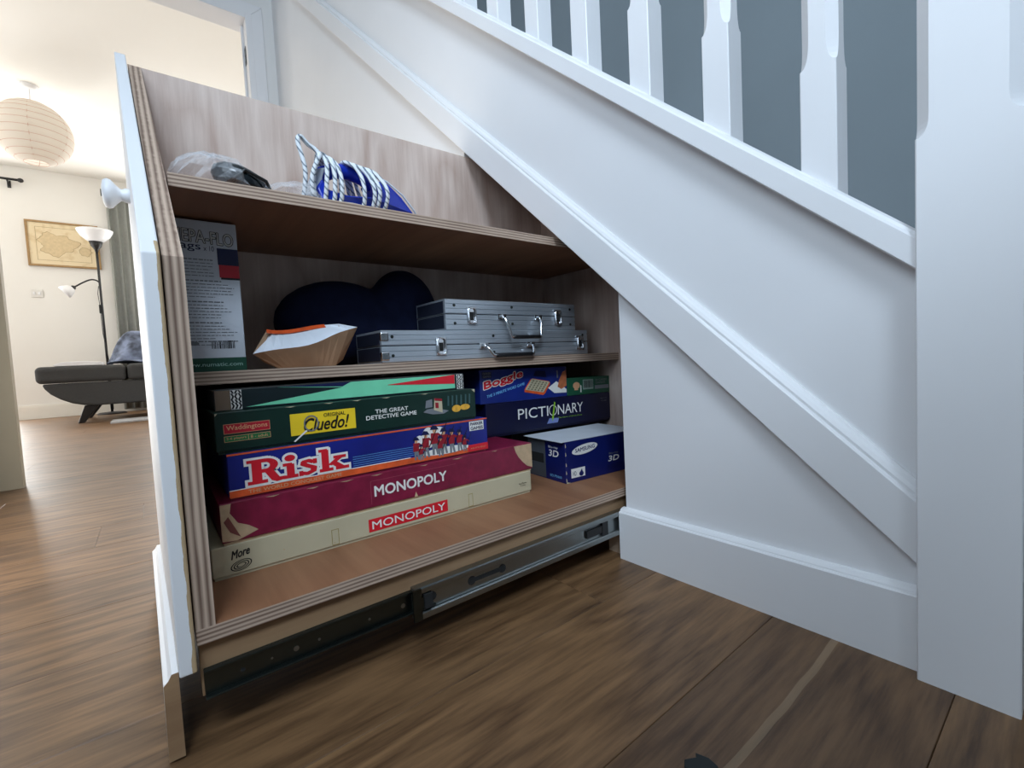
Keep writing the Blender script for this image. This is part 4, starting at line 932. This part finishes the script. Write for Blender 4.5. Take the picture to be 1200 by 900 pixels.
# framed map
FR = pm('oak_frame', srgb(160, 128, 84), .5, var=.1, scale=30)
mp_, t_, b_ = nt('antique_map_print'); N = t_.nodes; L = t_.links
tc = N.new('ShaderNodeTexCoord'); n1 = N.new('ShaderNodeTexNoise'); n1.inputs['Scale'].default_value = 14; n1.inputs['Detail'].default_value = 8; L.new(tc.outputs['Object'], n1.inputs['Vector'])
r_ = N.new('ShaderNodeValToRGB'); r_.color_ramp.elements[0].position = .36; r_.color_ramp.elements[1].position = .5; r_.color_ramp.elements[0].color = srgb(216, 194, 154)+(1,); r_.color_ramp.elements[1].color = srgb(228, 210, 174)+(1,)
L.new(n1.outputs[0], r_.inputs[0]); L.new(r_.outputs[0], b_.inputs['Base Color']); b_.inputs['Roughness'].default_value = .5
pic = thing('framed_map', (-6.6, -1.305, 1.66), 'antique island map in thin wooden frame on the cream far wall', 'picture')
y0, y1, z0, z1 = -1.602, -1.012, 1.66, 2.15
mb = MB()
for b in ((y0, y1, z0, z0+.020), (y0, y1, z1-.020, z1), (y0, y0+.020, z0+.02, z1-.02), (y1-.02, y1, z0+.02, z1-.02)): mb.box(-6.6, -6.572, *b)
mb.build('frame', FR, pic, world=True, bevel=.002)
mb = MB(); mb.box(-6.6, -6.582, y0+.02, y1-.02, z0+.02, z1-.02); mb.build('map_sheet', mp_, pic, world=True)
MLINE = pc('map_line', (176, 154, 116)); MSHADE = pm('map_land', srgb(212, 190, 150), .6, var=.08, scale=40)
def FP(p, lvl): return (.018+lvl*.0006, p[0]-(-1.305), p[1]-1.66)
ym, zm = -1.31, 1.905; rnd = random.Random(12)
isl = []
for k in range(48):
    a = 2*math.pi*k/48; r = 1+.16*math.sin(3*a+1)+.10*math.sin(7*a)+rnd.uniform(-.06, .06); isl.append((ym-.05+.150*r*math.cos(a), zm+.115*r*math.sin(a)))
poly(pic, isl, MSHADE, 1, 'island_print', FP)
isl2 = [(ym+.17+.05*(1+rnd.uniform(-.2, .2))*math.cos(2*math.pi*k/20), zm-.06+.045*(1+rnd.uniform(-.2, .2))*math.sin(2*math.pi*k/20)) for k in range(20)]
poly(pic, isl2, MSHADE, 1, 'island_print', FP)
def ringline(P, t): 
    cy = sum(p[0] for p in P)/len(P); cz = sum(p[1] for p in P)/len(P); Q = [(cy+(p[0]-cy)*(1+t), cz+(p[1]-cz)*(1+t)) for p in P]; n = len(P)
    return [[P[i], P[(i+1) % n], Q[(i+1) % n], Q[i]] for i in range(n)]
multi(pic, ringline(isl, .045)+ringline(isl2, .10), MLINE, 1.5, 'coast_line', FP)
a, b, c, d = y0+.075, y1-.075, z0+.065, z1-.065; t = .004
multi(pic, [[(a, c), (b, c), (b, c+t), (a, c+t)], [(a, d-t), (b, d-t), (b, d), (a, d)], [(a, c), (a+t, c), (a+t, d), (a, d)], [(b-t, c), (b, c), (b, d), (b-t, d)]], MLINE, 1.5, 'border_line', FP)
# double wall switch
sw_ = thing('wall_switch', (-6.6, -1.561, 1.318), 'white double wall switch plate under the framed map', 'switch')
mb = MB(); mb.box(-6.6, -6.591, -1.607, -1.515, 1.318, 1.404); mb.build('plate', pm('switch_plastic', (.72, .70, .66), .4, var=.01), sw_, world=True, bevel=.003)
for yy_ in (-1.583, -1.543):
    mb = MB(); mb.box(-6.591, -6.586, yy_-.010, yy_+.010, 1.345, 1.378); mb.build('rocker', WHITE, sw_, world=True, bevel=.002)
# curtain at the right window
CUR = pm('grey_curtain', srgb(150, 152, 147), .95, var=.05, scale=30)
def curtain(y0, y1, z0, z1, label, n=70):
    rows = []
    for zz in (z0, (z0+z1)/2, z1):
        row = []
        for k in range(n+1):
            a = k/n; sh = 1.0 if zz < z1-.3 else .85
            row.append((-6.535+.028*math.sin(a*5.5*2*math.pi)*sh+.008*math.sin(a*17+zz), y0+(y1-y0)*a+.010*math.sin(a*11*math.pi+1)+(.02*(z1-zz)/(z1-z0))*(a-.5), zz))
        rows.append(row)
    mb = MB(); m1 = n+1; mb.add([p for r in rows for p in r], [(j*m1+k, j*m1+k+1, (j+1)*m1+k+1, (j+1)*m1+k) for j in range(2) for k in range(n)])
    o = mb.build('curtain', CUR, None, origin=(-6.53, (y0+y1)/2, z0), smooth=True); md = o.modifiers.new('s', 'SOLIDIFY'); md.thickness = .004; return tag(o, label, 'curtain')
curtain(-.925, -.50, .03, 2.50, 'long grey pleated curtain hanging behind the white drawer front')
def rod(y0, y1, z, fin, label):
    t = thing('curtain_rod', (-6.6, (y0+y1)/2, z), label, 'curtain rod')
    MB().tube([(-6.52, y0, z), (-6.52, y1, z)], .012, 10).build('pole', BLACKP, t, world=True, smooth=True)
    for yf in fin: MB().lathe([(.0, -.026), (.017, -.018), (.024, 0), (.017, .018), (0, .026)], (-6.52, yf, z), 1, 14).build('finial', BLACKP, t, world=True, smooth=True)
    for yf in ((y0+.10), (y1-.085)):
        mb = MB(); mb.tube([(-6.6, yf, z-.035), (-6.56, yf, z-.035), (-6.52, yf, z-.014)], .008, 8); mb.box(-6.6, -6.592, yf-.014, yf+.014, z-.07, z+.005); mb.build('bracket', BLACKP, t, world=True)
rod(-3.35, -1.600, 2.535, (-3.36, -1.588), 'black curtain rod with ball finial high on the far wall at the left')
rod(-.82, 1.3, 2.535, (-.82, 1.31), 'black curtain rod above the long grey curtain')
# paper lantern
PLM, t_, b_ = nt('rice_paper'); b_.inputs['Base Color'].default_value = (.86, .82, .76, 1); b_.inputs['Roughness'].default_value = .9
N = t_.nodes; L = t_.links; tl = N.new('ShaderNodeBsdfTranslucent'); tl.inputs[0].default_value = (.9, .84, .76, 1); ms = N.new('ShaderNodeMixShader'); ms.inputs[0].default_value = .35
L.new(b_.outputs[0], ms.inputs[1]); L.new(tl.outputs[0], ms.inputs[2]); L.new(ms.outputs[0], N['Material Output'].inputs[0])
PX, PY, PZ = -4.62, -1.245, 2.335; RR = .232
ln = thing('paper_lantern', (PX, PY, PZ-.24), 'large round white paper lantern hanging from the living room ceiling', 'lamp')
prof = []; rib = []
nr = 11
for j in range(nr*4+1):
    th = R(18)+(math.pi-R(36))*j/(nr*4); sc = 1+.012*math.sin(math.pi*((j % 4)/4)); prof.append((RR*math.sin(th)*sc, -RR*1.02*math.cos(th)*sc))
    if j % 4 == 0: rib.append((RR*math.sin(th), -RR*1.02*math.cos(th)))
mb = MB(); rings = [[(PX+r*math.cos(2*math.pi*k/36), PY+r*math.sin(2*math.pi*k/36), PZ+h) for k in range(36)] for r, h in prof]; mb.loft(rings, cap=False)
sh = mb.build('shade', PLM, ln, world=True, smooth=True)
RIB = pm('lantern_rib', srgb(214, 178, 160), .7)
for r, h in rib:
    mb = MB(); mb.tube([(PX+r*1.003*math.cos(2*math.pi*k/36), PY+r*1.003*math.sin(2*math.pi*k/36), PZ+h) for k in range(36)], .0016, 5, closed=True); sub(mb.build('rib', RIB, sh), ln)
mb = MB()
for aa in (0, math.pi/3, 2*math.pi/3):
    mb.tube([(PX+RR*1.004*math.sin(th)*math.cos(aa), PY+RR*1.004*math.sin(th)*math.sin(aa), PZ-RR*1.02*math.cos(th)) for th in [R(18)+R(324)*q/40 for q in range(41)]], .0016, 5)
sub(mb.build('wire_frame', RIB, sh), ln)
mb = MB(); mb.tube([(PX, PY, PZ), (PX, PY, CH-.03)], .004, 8); mb.build('flex', WHITE, ln, world=True)
mb = MB(); mb.lathe([(.055, .0), (.055, -.010), (.040, -.028), (.010, -.034), (0, -.034)], (PX, PY, CH), 2, 24); mb.build('ceiling_rose', WHITE, ln, world=True, smooth=False)
mb = MB(); mb.lathe([(.018, 0), (.018, -.06), (.012, -.07), (.030, -.10), (.032, -.13), (.02, -.16), (0, -.165)], (PX, PY, PZ+.06), 2, 16); mb.build('bulb', OPAL, ln, world=True, smooth=True)
